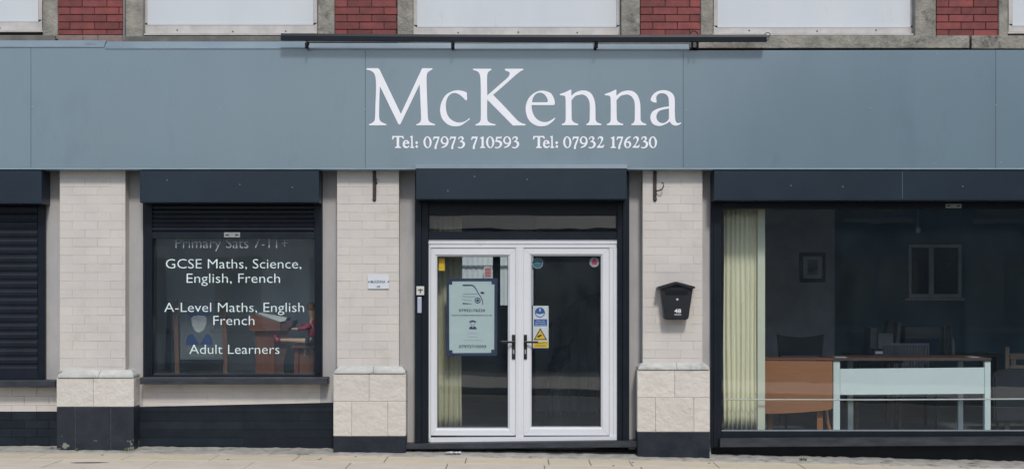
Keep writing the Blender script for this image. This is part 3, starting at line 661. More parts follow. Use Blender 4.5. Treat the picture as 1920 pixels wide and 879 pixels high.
SG = {
'T': (38, [[(38,128,c),(45,78,c),(200,78,c),(212,118,c),(196,118,c),(180,98),(142,98,c),(142,225,c),(168,241,c),(168,252,c),(82,252,c),(82,241,c),(106,225,c),(106,98,c),(72,98),(52,130,c)]]),
'e': (192, [[(290,192,c),(282,158),(258,140),(232,138),(205,155),(192,196),(203,236),(238,254),(270,246),(293,222,c),(285,213,c),(258,230),(232,220),(220,192,c)], [(222,178,c),(230,158),(245,155),(258,176,c)]]),
'l': (300, [[(300,85,c),(335,72,c),(338,225,c),(358,242,c),(358,252,c),(303,252,c),(303,242,c),(315,225,c),(314,102,c),(300,97,c)]]),
':': (370, [[(393,150,c),(417,176,c),(393,200,c),(370,176,c)], [(395,206,c),(418,230,c),(395,254,c),(371,230,c)]]),
'0': (490, [[(550,83),(590,108),(610,165),(592,230),(550,254),(510,230),(490,168),(508,108)], [(548,98),(532,110),(520,160),(530,215),(555,239),(572,225),(580,175),(570,120)]]),
'7': (628, [[(626,132,c),(640,86,c),(722,88,c),(722,100,c),(704,160),(682,225),(682,256),(665,269),(650,256),(660,205),(698,116,c),(658,112),(640,135,c)]]),
'9': (740, [[(853,150),(840,105),(800,82),(760,97),(739,140),(752,180),(785,199),(815,190,c),(792,218),(748,240,c),(755,252,c),(812,234),(846,195)], [(765,135),(775,108),(797,98),(818,115),(828,150),(815,174),(790,178),(770,162)]]),
'3': (985, [[(990,125,c),(1000,98),(1035,82),(1065,95),(1071,120),(1050,147,c),(1080,165),(1091,200),(1070,240),(1025,258),(985,247,c),(990,233,c),(1030,238),(1053,215),(1056,190),(1040,170),(1015,166,c),(1015,154,c),(1036,140),(1044,118),(1034,102),(1018,102),(1001,131,c)]]),
'1': (1305, [[(1306,104,c),(1345,85,c),(1359,88,c),(1359,225,c),(1382,242,c),(1382,252,c),(1305,252,c),(1305,242,c),(1328,225,c),(1328,116,c),(1308,116,c)]]),
'5': (1520, [[(1540,90,c),(1600,90,c),(1620,80,c),(1612,114,c),(1558,114,c),(1554,140,c),(1590,145),(1618,165),(1625,200),(1600,238),(1555,258),(1518,248,c),(1525,233,c),(1560,238),(1588,215),(1590,188),(1570,168),(1525,164,c)]]),
'2': (992, [[(1000,125,c),(1015,95),(1045,82),(1075,95),(1083,125),(1065,165),(1030,218,c),(1065,222),(1090,203,c),(1099,208,c),(1080,249,c),(990,249,c),(993,236,c),(1030,195),(1050,155),(1053,125),(1040,106),(1022,108),(1010,130,c)]]),
'6': (1380, [[(1475,82,c),(1430,98),(1395,140),(1381,190),(1395,235),(1430,254),(1465,240),(1486,205),(1478,170),(1450,152),(1420,160,c),(1437,125),(1480,95,c)], [(1410,200),(1414,180),(1435,172),(1455,190),(1457,215),(1440,238),(1420,232)]]),
}
for ox, seq in ((730, [('T', 38), ('e', 192), ('l', 300), (':', 370), ('0', 490), ('7', 628), ('9', 740), ('7', 868), ('3', 985), ('7', 1178), ('1', 1305), ('0', 1392), ('5', 1520), ('9', 1640), ('3', 1765)]),
                (990, [('T', 70), ('e', 215), ('l', 320), (':', 390), ('0', 505), ('7', 638), ('9', 745), ('3', 870), ('2', 992), ('1', 1190), ('7', 1275), ('6', 1380), ('2', 1505), ('3', 1625), ('0', 1738)])):
    ms = [place(SG[ch][1], ox, 245, 7.68, x-SG[ch][0]) for ch, x in seq]
    obj('phone_number', merge(ms), M['vinyl_white'], fas)
# ------------------------------------------------------------------ sign light trough
tl = thing('sign_light', 'long black trough light mounted on brackets above the white shop name', 'sign light', (X(980), -.3, Z(78, -.3)))
LD = -.235
bm = B(); a, b = X(527, LD), X(1437, LD); zc = (Z(66, LD)+Z(79, LD))/2; r = (Z(66, LD)-Z(79.5, LD))/2
def bow(x): return -.012*((x-a)/(b-a))*0 + .008*math.sin(PI*(x-a)/(b-a))*-1 - .012*(x-a)/(b-a)
pts = [(-.026, .3*r), (-.015, r), (.015, r), (.026, .2*r), (.024, -.9*r), (.0, -r), (-.024, -.9*r)]
prev = None
for i in range(21):
    x = a+(b-a)*i/20
    ring = [bm.verts.new((x, LD+q[0], zc+q[1]+bow(x)+.012)) for q in pts]
    if prev:
        for k in range(len(pts)): j = (k+1) % len(pts); bm.faces.new((prev[k], prev[j], ring[j], ring[k]))
    else: bm.faces.new(ring)
    prev = ring
bm.faces.new(prev[::-1]); obj('trough', bm, M['frame_black'], tl)
for px in (575, 849, 1118, 1298, 1308):
    bm = B(); w_ = 3.2 if px < 1290 else 2
    pbox(bm, px-w_, px+w_, 80, 91, -.19, -.185, .001)
    x = X(px, LD)
    tube(bm, [(x, -.02, Z(88, -.1)), (x, -.185, Z(90, -.2)), (x, -.26, Z(86, -.25)), (x, LD, Z(78, LD))], .008, 8)
    obj('bracket', bm, M['frame_black'], tl)
bm = B(); q = [(X(1292+18*t, -.05), -.05, Z(66-8*math.sin(PI*t), -.05)) for t in [i/8 for i in range(9)]]; tube(bm, q, .007, 8); obj('cable', bm, M['iron'], tl)
# cable clip loop on the sill
bm = B(); tube(bm, [(X(1439+5*math.cos(t), -.06), -.06, Z(65.5+4*math.sin(t), -.06)) for t in [2*PI*i/14 for i in range(15)]], .004, 6)
tag(obj('cable_loop', bm, M['iron']), 'small wire loop on the stone sill at the right end of the light', 'cable')
# ------------------------------------------------------------------ small fixtures on the facade
def hook(px, label, curl):
    t = thing('wall_hook', label, 'hook', (X(px), 0, Z(376)), 'old iron hooks on the pilasters')
    bm = B(); pbox(bm, px-3.2, px+3.2, 322, 374, -.014, -.001, .003); ball(bm, (X(px), -.008, Z(374)), .02, (1, .6, 1)); ball(bm, (X(px), -.012, Z(324)), .019, (1, .7, 1)); obj('back_plate', bm, M['iron'], t)
    bm = B()
    if curl: pts = [(X(px+2), -.015, Z(358)), (X(px+6), -.04, Z(358)), (X(px+12), -.06, Z(356)), (X(px+15), -.065, Z(350)), (X(px+14), -.06, Z(344)), (X(px+11), -.055, Z(343))]
    else: pts = [(X(px+1), -.015, Z(338)), (X(px+3), -.05, Z(336)), (X(px+5.5), -.07, Z(337)), (X(px+6), -.075, Z(343)), (X(px+5), -.07, Z(347))]
    tube(bm, pts, .0065, 8); obj('hook_arm', bm, M['iron'], t)
hook(702, 'rusty iron hook on a long back plate, above the small white plaque', 0)
hook(1228, 'rusty iron hook with curled arm, above the black letter box', 1)
pl = thing('name_plaque', 'small white plaque with grey lettering and two screws on the brick pilaster', 'plaque', (X(709), 0, Z(542)))
bm = B(); pbox(bm, 689.5, 729.5, 514.5, 541.5, -.014, -.001, .002); pp = obj('plate', bm, M['plaque'], pl)
obj_me('lettering', text_me('McKENNA', 695, 722.5, 530.5, 5.2, -.0152, bold=.01), mat('plq_ink', (.10, .13, .19), .5), pl)
obj_me('lettering', text_me('48', 706, 712.5, 539, 3.6, -.0152, bold=.01), mat('plq_ink2', (.10, .12, .14), .5), pl)
for q in (691.7, 728):
    bm = B(); pdisc(bm, q, 528, 1.3, -.018, -.0145, 10); obj('screw', bm, M['iron'], pl)
# letter box
lb = thing('letter_box', 'black pitched roof letter box marked 48 on the right hand pilaster', 'letter box', (X(1268), -.02, Z(602)))
bm = B(); pts = [(1240, 540), (1299, 540), (1291, 597), (1287, 599), (1250, 599), (1246, 597)]
pprism(bm, pts, -.135, -.002); bmesh.ops.bevel(bm, geom=list(bm.edges), offset=.005, segments=2, affect='EDGES'); obj('box_body', bm, M['plastic_black'], lb)
bm = B(); pprism(bm, [(1233, 540.5), (1234, 537.5), (1266, 528), (1270, 528), (1303, 537), (1304, 540), (1299, 541), (1269, 532.5), (1240, 541)], -.165, -.002); pprism(bm, [(1241, 543), (1240, 541), (1269, 532.6), (1299, 541), (1298, 543)], -.14, -.01)
obj('roof_lid', bm, M['plastic_black'], lb)
bm = B(); pbox(bm, 1248, 1290, 545, 552, -.142, -.136, .002); pbox(bm, 1261, 1277, 533.5, 539, -.146, -.1405, .001); obj('slot_flap', bm, M['frame_black'], lb)
bm = B(); pdisc(bm, 1270, 561, 2.2, -.142, -.1365, 14); obj('lock', bm, M['silver'], lb)
obj_me('lettering', text_me('48', 1264.5, 1277, 586, 7, -.137, bold=.02), M['sign_white'], lb)
bm = B(); pbox(bm, 1264, 1277.5, 588, 591, -.1375, -.136); obj('label_strip', bm, M['ink_grey'], lb)
# door bell / keypad and slim light on the black surround
dbell = thing('door_bell', 'small square off white bell push on the black frame left of the doors', 'door bell', (X(788, .02), .02, Z(553, .02)))
bm = B(); pbox(bm, 780.8, 795.2, 536.5, 553, .008, .029, .003, seg=2); obj('housing', bm, M['pale_plastic'], dbell)
bm = B(); pbox(bm, 787.2, 789, 541, 549, .005, .0075); pbox(bm, 783.5, 787, 542.5, 544.2, .005, .0075); pbox(bm, 789.3, 792.8, 542.5, 544.2, .005, .0075); obj('push_button', bm, M['grey_fabric'], dbell)
bm = B(); pbox(bm, 782.6, 790.4, 556.8, 586.5, .012, .0295, .004, seg=2)
tag(obj('pull_plate', bm, M['silver']), 'narrow upright silver blue plate just below the square bell push', 'plate')
# ------------------------------------------------------------------ poster and stickers inside the door glass
PD = G+.012
po = thing('poster', 'navy bordered pale poster with car and graduate drawings in the left door', 'poster', (X(884), PD, Z(667)))
bm = B(); pprism(bm, [(837.5, 522), (933, 521.5), (932, 666.5), (836.5, 667)], PD, PD+.004); obj('border', bm, M['navy'], po)
Q = PD-.0008
bm = B(); pprism(bm, [(848, 527.5), (921.5, 527.5), (921.5, 533), (927, 533), (926.5, 655), (921, 655), (921, 661), (848.5, 661.5), (848.5, 656), (842.5, 656), (842, 533.5), (848, 533.5)], Q, PD-.0001); obj('sheet', bm, M['poster_pale'], po)
Q -= .0008
def stroke(bm, pts, wd, d0, d1):
    for (a, b), (c_, d_) in zip(pts, pts[1:]):
        L = math.hypot(c_-a, d_-b) or 1; nx, ny = -(d_-b)/L*wd/2, (c_-a)/L*wd/2
        pprism(bm, [(a+nx, b+ny), (c_+nx, d_+ny), (c_-nx, d_-ny), (a-nx, b-ny)], d0, d1)
def smooth_outline(pts, wid):                    # one outline polygon round a centre line (no overlapping faces)
    L, Rr = [], []
    for i, (x, y) in enumerate(pts):
        a = pts[max(i-1, 0)]; b = pts[min(i+1, len(pts)-1)]; l = math.hypot(b[0]-a[0], b[1]-a[1]); nx, ny = -(b[1]-a[1])/l, (b[0]-a[0])/l
        w_ = wid[i]/2; L.append((x+nx*w_, y+ny*w_)); Rr.append((x-nx*w_, y-ny*w_))
    return L+Rr[::-1]
bm = B()
pprism(bm, smooth_outline([(867.5, 534.7), (885, 534.7), (888.5, 536.5), (892, 541), (896.5, 549), (901, 556), (904.5, 563), (905.5, 571)], [3, 2.6, 2.4, 1.8, 1.6, 1.6, 1.4, 1.4]), Q, Q+.0006)
pprism(bm, [(867.5, 567.5), (880, 568.5), (887, 569.7), (867.5, 570)], Q, Q+.0006)
pprism(bm, [(902+3.8*math.cos(t)+2.5, 548.8+2.1*math.sin(t)+.3*math.cos(t)) for t in [2*PI*k/16 for k in range(16)]], Q, Q+.0006)
pdisc(bm, 895.5, 563, 2.6, Q, Q+.0006, 20)
mg = curve_mesh([[(X(895.5+r_*math.cos(t), Q), Z(563+r_*math.sin(t), Q)) for t in [2*PI*k/28 for k in range(28)]] for r_ in (5.6, 3.9)], Q+.0003, .0003); bm.from_mesh(mg)
obj('car_drawing', bm, M['ink'], po)
bm = B(); pbox(bm, 868, 896, 550.4, 551.6, Q, Q+.0006)
for t_ in (text_me('McKenna', 867, 892, 558, 4, Q+.0003, .0003), text_me('Motors', 867, 885, 564, 4, Q+.0003, .0003)): bm.from_mesh(t_)
obj('lettering', bm, M['ink_grey'], po)
bm = B()
for t_ in (text_me('07932176230', 860.5, 909.5, 584.2, 5, Q+.0003, .0003, .02), text_me('www.mckennamotors.co.uk', 846, 923, 592, 2.9, Q+.0003, .0003, .02), text_me('07973710593', 860.5, 911.5, 652, 5.2, Q+.0003, .0003, .02)): bm.from_mesh(t_)
obj('lettering', bm, M['ink'], po)
bm = B()
for t_ in (text_me('McKenna', 877.5, 896.5, 625.5, 2, Q+.0003, .0003), text_me('Ministers', 878, 895, 632.3, 2, Q+.0003, .0003), text_me('Manual & Training', 871, 902, 638.6, 2, Q+.0003, .0003)): bm.from_mesh(t_)
obj('lettering', bm, M['ink_grey'], po)
bm = B()
pprism(bm, [(879, 602.3), (886, 600), (893.5, 602.3), (892, 604.4), (886, 603.4), (881, 604.4)], Q, Q+.0006)
pprism(bm, [(879.5, 617), (880, 614), (883, 611.2), (884.5, 611), (886.4, 614.5), (888.2, 611), (890, 611.4), (893.2, 614), (893.6, 617)], Q, Q+.0006)
pprism(bm, smooth_outline([(882.3, 604.8), (882.9, 607.5), (886.3, 610.6), (889.8, 607.5), (890.4, 604.8)], [.7]*5), Q, Q+.0006)
obj('graduate_drawing', bm, M['ink'], po)
# warning sign
sg = thing('safety_sign', 'white blue and yellow safety notice with camera triangle on right door glass', 'sign', (X(1013), PD, Z(652)))
bm = B(); pbox(bm, 999, 1028.5, 573, 652, PD, PD+.002); obj('sheet', bm, M['sign_white'], sg)
q = PD-.0007
bm = B(); pdisc(bm, 1012.3, 585.5, 9.5, q, q+.0006); pbox(bm, 1001, 1026, 598, 611, q, q+.0006); obj('blue_panel', bm, M['sign_blue'], sg)
bm = B(); pprism(bm, [(1011, 578), (1014, 578), (1013.5, 583.5), (1011.5, 583.5)], q-.0006, q-.0001); pprism(bm, [(1004.5, 587), (1012, 589), (1020, 587), (1018, 591.5), (1012.5, 593.5), (1006.5, 591.5)], q-.0006, q-.0001)
for t_ in (text_me('Please use', 1006, 1021, 602, 2.1, q-.0004, .0002, .01), text_me('hand sanitiser', 1004, 1023, 605.7, 2.1, q-.0004, .0002, .01), text_me('before entering', 1003, 1024, 609.4, 2.1, q-.0004, .0002, .01)): bm.from_mesh(t_)
obj('white_marking', bm, M['sign_white'], sg)
bm = B(); pprism(bm, [(1013, 614.5), (1026, 637), (1000.5, 637)], q, q+.0006)
for t_ in (text_me('Warning CCTV', 1003, 1025, 643.5, 2.2, q-.0004+.0000, .0002, .01), text_me('in operation', 1005, 1023, 648.5, 2.2, q-.0004, .0002, .01)): bm.from_mesh(t_)
pprism(bm, [(1007, 631.5), (1008.2, 629.3), (1014.5, 626.3), (1016, 628.6), (1009.5, 632.5)], q-.0016, q-.0011)
obj('black_marking', bm, M['black_ink'], sg)
bm = B(); pprism(bm, [(1013, 618), (1023, 635.3), (1003.3, 635.3)], q-.0009, q-.0002); pbox(bm, 1000.5, 1027.5, 639.5, 651, q+.0001, q+.0006); obj('yellow_panel', bm, M['yellow'], sg)
for (px, py, r_, m1, m2, lab, kind) in ((1008, 493.2, 10.3, 'sticker_grey', 'teal', 'round teal sticker in the top left corner of the right door glass', 0), (1114.3, 491.5, 9.3, 'sticker_grey', 'sticker_grey', 'round grey sticker with pink emblem in the top right corner of right door glass', 1)):
    t = thing('round_sticker', lab, 'sticker', (X(px), PD, Z(py+r_)))
    bm = B(); pdisc(bm, px, py, r_, PD, PD+.0015, 36); obj('rim', bm, M[m1], t)
    bm = B(); pdisc(bm, px, py, r_-1.1, PD-.0008, PD-.0001, 36); obj('face', bm, M[m2], t)
    if kind:
        bm = B(); pprism(bm, [(px-5, py+5), (px-4.5, py-1), (px-2.5, py-3), (px-2, py-6), (px+2, py-6.5), (px+3, py-3), (px+4.5, py-1), (px+5, py+5)], PD-.0016, PD-.0009); obj('emblem', bm, M['pink_red'], t)
    else:
        bm = B(); pbox(bm, px-5, px+5, py-.8, py+.8, PD-.0016, PD-.0009); obj('emblem', bm, M['ink_grey'], t)
bm = B(); pbox(bm, 822.5, 834, 483.5, 507.5, PD, PD+.004, .001); tag(obj('yellow_tag', bm, M['yellow']), 'small plain yellow notice in the top left corner of left door glass', 'notice')
# ------------------------------------------------------------------ curtains
def curtain(name, lab, cat, px0, px1, p0, p1, d, folds, amp, m, extra=None, parent_thing=True):
    t = thing(name, lab, cat, (X((px0+px1)/2, d), d, Z(p1, d)))
    bm = B(); n = folds*10; rows = 14; rr = random.Random(len(lab)); ph = [rr.uniform(-.5, .5) for _ in range(folds+1)]
    grid = []
    for j in range(rows+1):
        v = j/rows; row = []
        for i in range(n+1):
            u = i/n; k = u*folds; f = ph[int(min(k, folds))]
            yy = d + amp*(.35+.65*v)*(math.sin(2*PI*(k+f*.25*math.sin(3*v+f*4)))*.8+.3*math.sin(2*PI*k*.37+2*v))
            row.append(bm.verts.new((X(px0+(px1-px0)*u, d)+.004*math.sin(7*v+k), yy, Z(p0+(p1-p0)*v, d))))
        grid.append(row)
    for a, b in zip(grid, grid[1:]):
        for i in range(n): bm.faces.new((a[i], a[i+1], b[i+1], b[i]))
    r = bmesh.ops.extrude_face_region(bm, geom=list(bm.faces))
    for v in r['geom']:
        if isinstance(v, bmesh.types.BMVert): v.co.y += .003
    obj('fabric', bm, m, t, smooth=True)
    if extra:
        bm = B(); pbox(bm, extra[0], extra[1], p0, p1+1, d-.05, d-.042, .001); obj('edge_slat', bm, M['slat_cream'], t)
    return t
curtain('curtain', 'tall cream pleated curtain at the left end of the big right window', 'curtain', 1357, 1428, 380, 806, .42, 8, .022, M['curtain'], (1420.5, 1434.5))
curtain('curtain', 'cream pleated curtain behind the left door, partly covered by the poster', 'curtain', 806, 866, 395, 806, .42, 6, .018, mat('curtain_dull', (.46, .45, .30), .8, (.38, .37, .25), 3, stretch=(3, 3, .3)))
bm = B(); tube(bm, [(X(1358, .3), .3, Z(751, .3)), (X(1362, .3), .3, Z(748.5, .3)), (X(1640, .3), .3, Z(749, .3)), (X(2284, .3), .3, Z(745.5, .3))], .0075, 8)
tag(obj('stretched_cord', bm, M['cord']), 'thin pale cord stretched low across the inside of the big right window', 'cord')
# ------------------------------------------------------------------ things in the right room
def leg_box(bm, px0, px1, p0, d, w_=None, zb=None):
    x0, x1 = X(px0, d), X(px1, d); w_ = w_ or (x1-x0); box(bm, x0, x1, d, d+w_, FZ if zb is None else zb, Z(p0, d), .002)
t = thing('gateleg_table', 'drop leaf table of orange wood with its rounded leaf hanging down beside the curtain', 'table', (X(1496, .6), .7, FZ))
d = .6
bm = B(); arc = [(1433, 676), (1561, 677)] + [(1561.5, 765), (1556, 768)] + [(1556-(1556-1433)*k/8, 768+7*math.sin(PI/2*k/8+.05*0)) for k in range(1, 9)]
pprism(bm, arc, d, d+.02); bmesh.ops.bevel(bm, geom=[e_ for e_ in bm.edges if e_.calc_length() < 3], offset=.003, segments=1, affect='EDGES')
obj('drop_leaf', bm, M['orange_wood'], t)
bm = B(); box(bm, X(1400, d), X(1562, d), d-.002, d+.32, Z(675, d), Z(675, d)+.02, .004); obj('table_top', bm, M['red_wood'], t)
bm = B(); leg_box(bm, 1532, 1543, 672, d+.08, .04); l1 = obj('leg', bm, M['orange_wood'], t)
bm = B(); tube(bm, [(X(1549, d+.15), d+.15, Z(680, d)), (X(1548, d+.15), d+.15, Z(760, d)), (X(1552, d+.15), d+.15, Z(795, d)), (X(1558, d+.15), d+.15, FZ+.02)], .018, 8); obj('leg', bm, M['orange_wood'], t)
for px in (1404, 1440): bm = B(); leg_box(bm, px, px+9, 677, d+.25, .04); obj('leg', bm, M['orange_wood'], t)
t = thing('white_table', 'long white table with dark brown top and deep white apron', 'table', (X(1710, .7), .9, FZ))
d = .75
bm = B(); box(bm, X(1561, d-.02), X(1859, d-.02), d-.02, d+.62, Z(676, d-.02), Z(670.5, d-.02), .003); obj('table_top', bm, M['dark_top'], t)
bm = B(); pprism(bm, [(1575.5, 691), (1846, 688.5), (1846, 737.5), (1575.5, 739.5)], d+.012, d+.03); obj('apron', bm, M['white_table'], t)
for a, b in ((1562.5, 1575), (1846.5, 1857.5)):
    bm = B(); leg_box(bm, a, b, 676.5, d); obj('leg', bm, M['white_table'], t)
for a, b in ((1590, 1600), (1797, 1806)):
    bm = B(); leg_box(bm, a, b, 676.5, d+.5); obj('leg', bm, M['white_table'], t)
bm = B(); pbox(bm, 1820, 1838, 669.2, 670.4, d+.05, d+.25); tag(obj('paper_sheet', bm, M['paper']), 'thin pale paper lying on the right end of the dark table top', 'paper')
bm = B(); pbox(bm, 1566, 1588, 669, 670.4, d+.02, d+.15); tag(obj('paper_sheet', bm, M['paper']), 'thin pale paper lying on the left end of the dark table top', 'paper')
def chair(lab, px0, px1, p_top, p_bot, d, m, ml, arch=0, slats=0, seat_dz=.45):
    x0, x1 = X(px0, d), X(px1, d); xm = (x0+x1)/2; w_ = x1-x0
    t = thing('chair', lab, 'chair', (xm, d, FZ))
    bm = B(); zt, zb = Z(p_top, d), Z(p_bot, d)
    if slats:
        n = slats
        for k in range(n+1): xx = x0+w_*k/n; box(bm, xx-.008, xx+.008, d, d+.018, zb, zt)
        box(bm, x0-.01, x1+.01, d-.004, d+.024, zt, zt+.03, .004)
        box(bm, x0-.01, x1+.01, d+.024, d+.03, zb, zt+.002)
    else:
        pts = [(x0+w_*k/10, zt - arch*math.sin(PI*k/10)) for k in range(11)]
        prism(bm, [(x0+.02, zb)]+pts+[(x1-.02, zb)], d, d+.03)
    obj('backrest', bm, m, t)
    bm = B(); box(bm, x0, x1, d-.42, d+.02, FZ+seat_dz-.05, FZ+seat_dz, .01); obj('seat', bm, m, t)
    for (lx, ly) in ((x0+.03, d-.38), (x1-.03, d-.38), (x0+.03, d+.0), (x1-.03, d+.0)):
        bm = B(); top = FZ+seat_dz-.05 if ly < d-.1 else max(zb+.05, FZ+seat_dz-.05)
        tube(bm, [(lx, ly+.012, FZ), (lx, ly+.012, top)], .014, 8); obj('leg', bm, ml, t)
    return t
chair('black chair with a curved padded back behind the orange table', 1457, 1545, 626, 666, 1.9, M['plastic_black'], M['frame_black'], arch=.035)
chair('grey chair with vertical ribbed back behind the long white table', 1656, 1741, 648, 690, 1.9, mat('grey_cane', (.20, .20, .21), .7), M['frame_black'], slats=16)
# wooden chair at the right edge
d = 1.5; x0, x1 = X(1885, d), X(1985, d)
t = thing('wooden_chair', 'plain light wood chair standing at the right edge past the white table', 'chair', ((x0+x1)/2, d, FZ))
mw = mat('chair_wood', (.17, .125, .095), .5, (.13, .095, .07), 6)
for px in (1885, 1977):
    bm = B(); leg_box(bm, px, px+8, 650, d, .03); obj('leg', bm, mw, t)
    bm = B(); leg_box(bm, px, px+8, 720, d-.4, .03); obj('leg', bm, mw, t)
bm = B(); pbox(bm, 1893.5, 1976.5, 662, 673, d+.003, d+.025, .003); pbox(bm, 1896, 1905, 673, 684, d+.003, d+.02); pbox(bm, 1893.5, 1976.5, 684, 690, d+.004, d+.02); obj('backrest', bm, mw, t)
bm = B(); box(bm, x0, x1, d-.42, d+.0, FZ+.40, FZ+.44, .01); obj('seat', bm, mw, t)
# dark tub chair in front of it
d = 1.0; t = thing('tub_chair', 'low dark rounded tub chair beside the right leg of the white table', 'chair', (X(1915, d), d+.2, FZ))
bm = B(); prism(bm, [(X(1866, d), FZ+.12), (X(1862, d), Z(705, d)), (X(1870, d), Z(694, d)), (X(1900, d), Z(690, d)), (X(1955, d), Z(694, d)), (X(1965, d), Z(705, d)), (X(1960, d), FZ+.12)], d, d+.08)
bmesh.ops.bevel(bm, geom=list(bm.edges), offset=.02, segments=3, affect='EDGES'); obj('backrest', bm, M['grey_fabric'], t)
bm = B(); box(bm, X(1870, d), X(1957, d), d+.09, d+.5, FZ+.12, FZ+.42, .03, seg=2); obj('seat', bm, M['grey_fabric'], t)
for (lx, ly) in ((1872, .03), (1954, .03), (1872, .45), (1954, .45)):
    bm = B(); tube(bm, [(X(lx, d), d+ly, FZ), (X(lx, d), d+ly, FZ+.13)], .015, 8); obj('leg', bm, M['frame_black'], t)
# picture on the wall
t = thing('framed_picture', 'small black framed picture with white mount on the dim back wall', 'picture', (X(1524, 3.57), 3.57, Z(529, 3.57)))
d = 3.56
bm = B()
for q in ((1500, 1548, 474, 480), (1500, 1548, 522, 529), (1500, 1506, 480, 522), (1542, 1548, 480, 522)): pbox(bm, *q, d, d+.03)
obj('frame', bm, M['frame_black'], t)
bm = B(); pbox(bm, 1506, 1542, 480, 522, d+.012, d+.03); obj('mount', bm, M['paper'], t)
bm = B(); pbox(bm, 1514, 1534, 487, 515, d+.008, d+.0115); obj('print', bm, mat('print', (.05, .055, .06), .6, (.22, .24, .25), 9, lo=.45, hi=.6), t)
# hanging bulb
t = thing('pendant_light', 'unlit pendant bulb hanging on a cable in the big right window', 'ceiling light', (X(1721, 3), 3, Z(436, 3)))
bm = B(); tube(bm, [(X(1721, 3), 3, Z(310, 3)), (X(1721, 3), 3, Z(424, 3))], .006, 6); obj('flex', bm, M['paper'], t)
bm = B(); ball(bm, (X(1721, 3), 3, Z(431, 3)), .035, (1, 1, 1.2)); obj('bulb', bm, M['paper'], t, smooth=True)
# back desk with clutter
d = 4.0; dz = Z(664, d)
t = thing('desk', 'dark desk at the back of the room carrying boxes and papers', 'desk', (X(1740, d), d+.3, FZ))
bm = B(); box(bm, X(1600, d), X(1880, d), d, d+.7, dz-.03, dz, .004); obj('desk_top', bm, M['dark_top'], t)
for px in (1604, 1870): bm = B(); box(bm, X(px, d), X(px+6, d), d+.02, d+.68, FZ, dz-.031); obj('end_panel', bm, M['dark_top'], t)
def clutter(name, lab, cat, px0, px1, p0, dd, dep, m, tilt=0, bb=.004):
    x0, x1 = X(px0, d+dd), X(px1, d+dd); zt = Z(p0, d+dd)
    bm = B(); box(bm, x0, x1, d+dd, d+dd+dep, dz+.001, zt, bb)
    if tilt:
        zc_ = dz
        for v in bm.verts: v.co.x += (v.co.z-zc_)*tilt
    return tag(obj(name, bm, m), lab, cat)
mdull = mat('dull_carton', (.30, .31, .32), .7)
clutter('carton', 'white carton standing on the far desk, left of the papers', 'box', 1647, 1675, 625, .10, .2, mat('pale_carton', (.5, .5, .5), .7))
clutter('file_box', 'tall grey file box at the left end of the far desk', 'box', 1632, 1645, 614, .15, .3, mdull)
clutter('ring_binder', 'leaning brown ring binder behind the white carton on far desk', 'binder', 1652, 1664, 601, .35, .2, M['card'], .25)
clutter('ring_binder', 'pale leaning ring binder just right of the white carton', 'binder', 1677, 1684, 604, .1, .2, mdull, .12)
clutter('storage_crate', 'wide low grey green storage crate at the middle of the far desk', 'crate', 1697, 1768, 612, .4, .25, mat('crate', (.22, .24, .23), .7))
clutter('folded_cloth', 'flat dark blue folded cloth in front of the storage crate', 'cloth', 1696, 1762, 636, .1, .2, M['navy'])
for k, (a, tp) in enumerate(((1770, 612), (1776, 616), (1782, 610))):
    clutter('upright_book', ('thin upright book leaning against the storage crate, leftmost of three', 'thin upright book in the middle of the three beside the crate', 'thin tall upright book, rightmost of three beside the crate')[k], 'book', a, a+4.5, tp, .3, .2, M['card'], 0, .002)
bm = B(); tube(bm, [(X(1792, d), d+.1, dz), (X(1792, d), d+.1, Z(642, d)), (X(1792, d), d+.1, Z(638, d)), (X(1792, d), d+.1, Z(634, d))], [.02, .02, .009, .01], 10)
tag(obj('small_bottle', bm, M['paper']), 'small pale bottle right of the upright books on the far desk', 'bottle')
# dark box with short pale word on it, on the near table's far side
bm = B(); box(bm, X(1636, 1.5), X(1654, 1.5), 1.45, 1.6, Z(674, 1.5), Z(653, 1.5), .004); 
t = thing('dark_case', 'small dark case with a short pale marking left of the grey chair', 'case', (X(1645, 1.5), 1.5, Z(674, 1.5)))
obj('case_body', bm, M['frame_black'], t)
obj_me('lettering', text_me('DGT', 1641.5, 1656, 662.5, 5, 1.448, bold=.02), M['paper'], t) if 0 else None
bm = B(); box(bm, X(1641, 1.45), X(1655, 1.45), 1.444, 1.449, Z(663, 1.45), Z(658, 1.45), .001); obj('label_strip', bm, M['paper'], t)
bm = B(); box(bm, X(1600, 1.5), X(1690, 1.5), 1.42, 1.85, Z(674.3, 1.5)-.03, Z(674.3, 1.5)-.002, .003)
t = thing('side_table', 'low dark side table hidden behind the white table, holding the small case', 'table', (X(1645, 1.5), 1.6, FZ)); obj('table_top', bm, M['dark_top'], t)
for (px, yy) in ((1603, 1.45), (1683, 1.45), (1603, 1.8), (1683, 1.8)):
    bm = B(); box(bm, X(px, 1.5), X(px, 1.5)+.03, yy, yy+.03, FZ, Z(674.3, 1.5)-.031); obj('leg', bm, M['dark_top'], t)
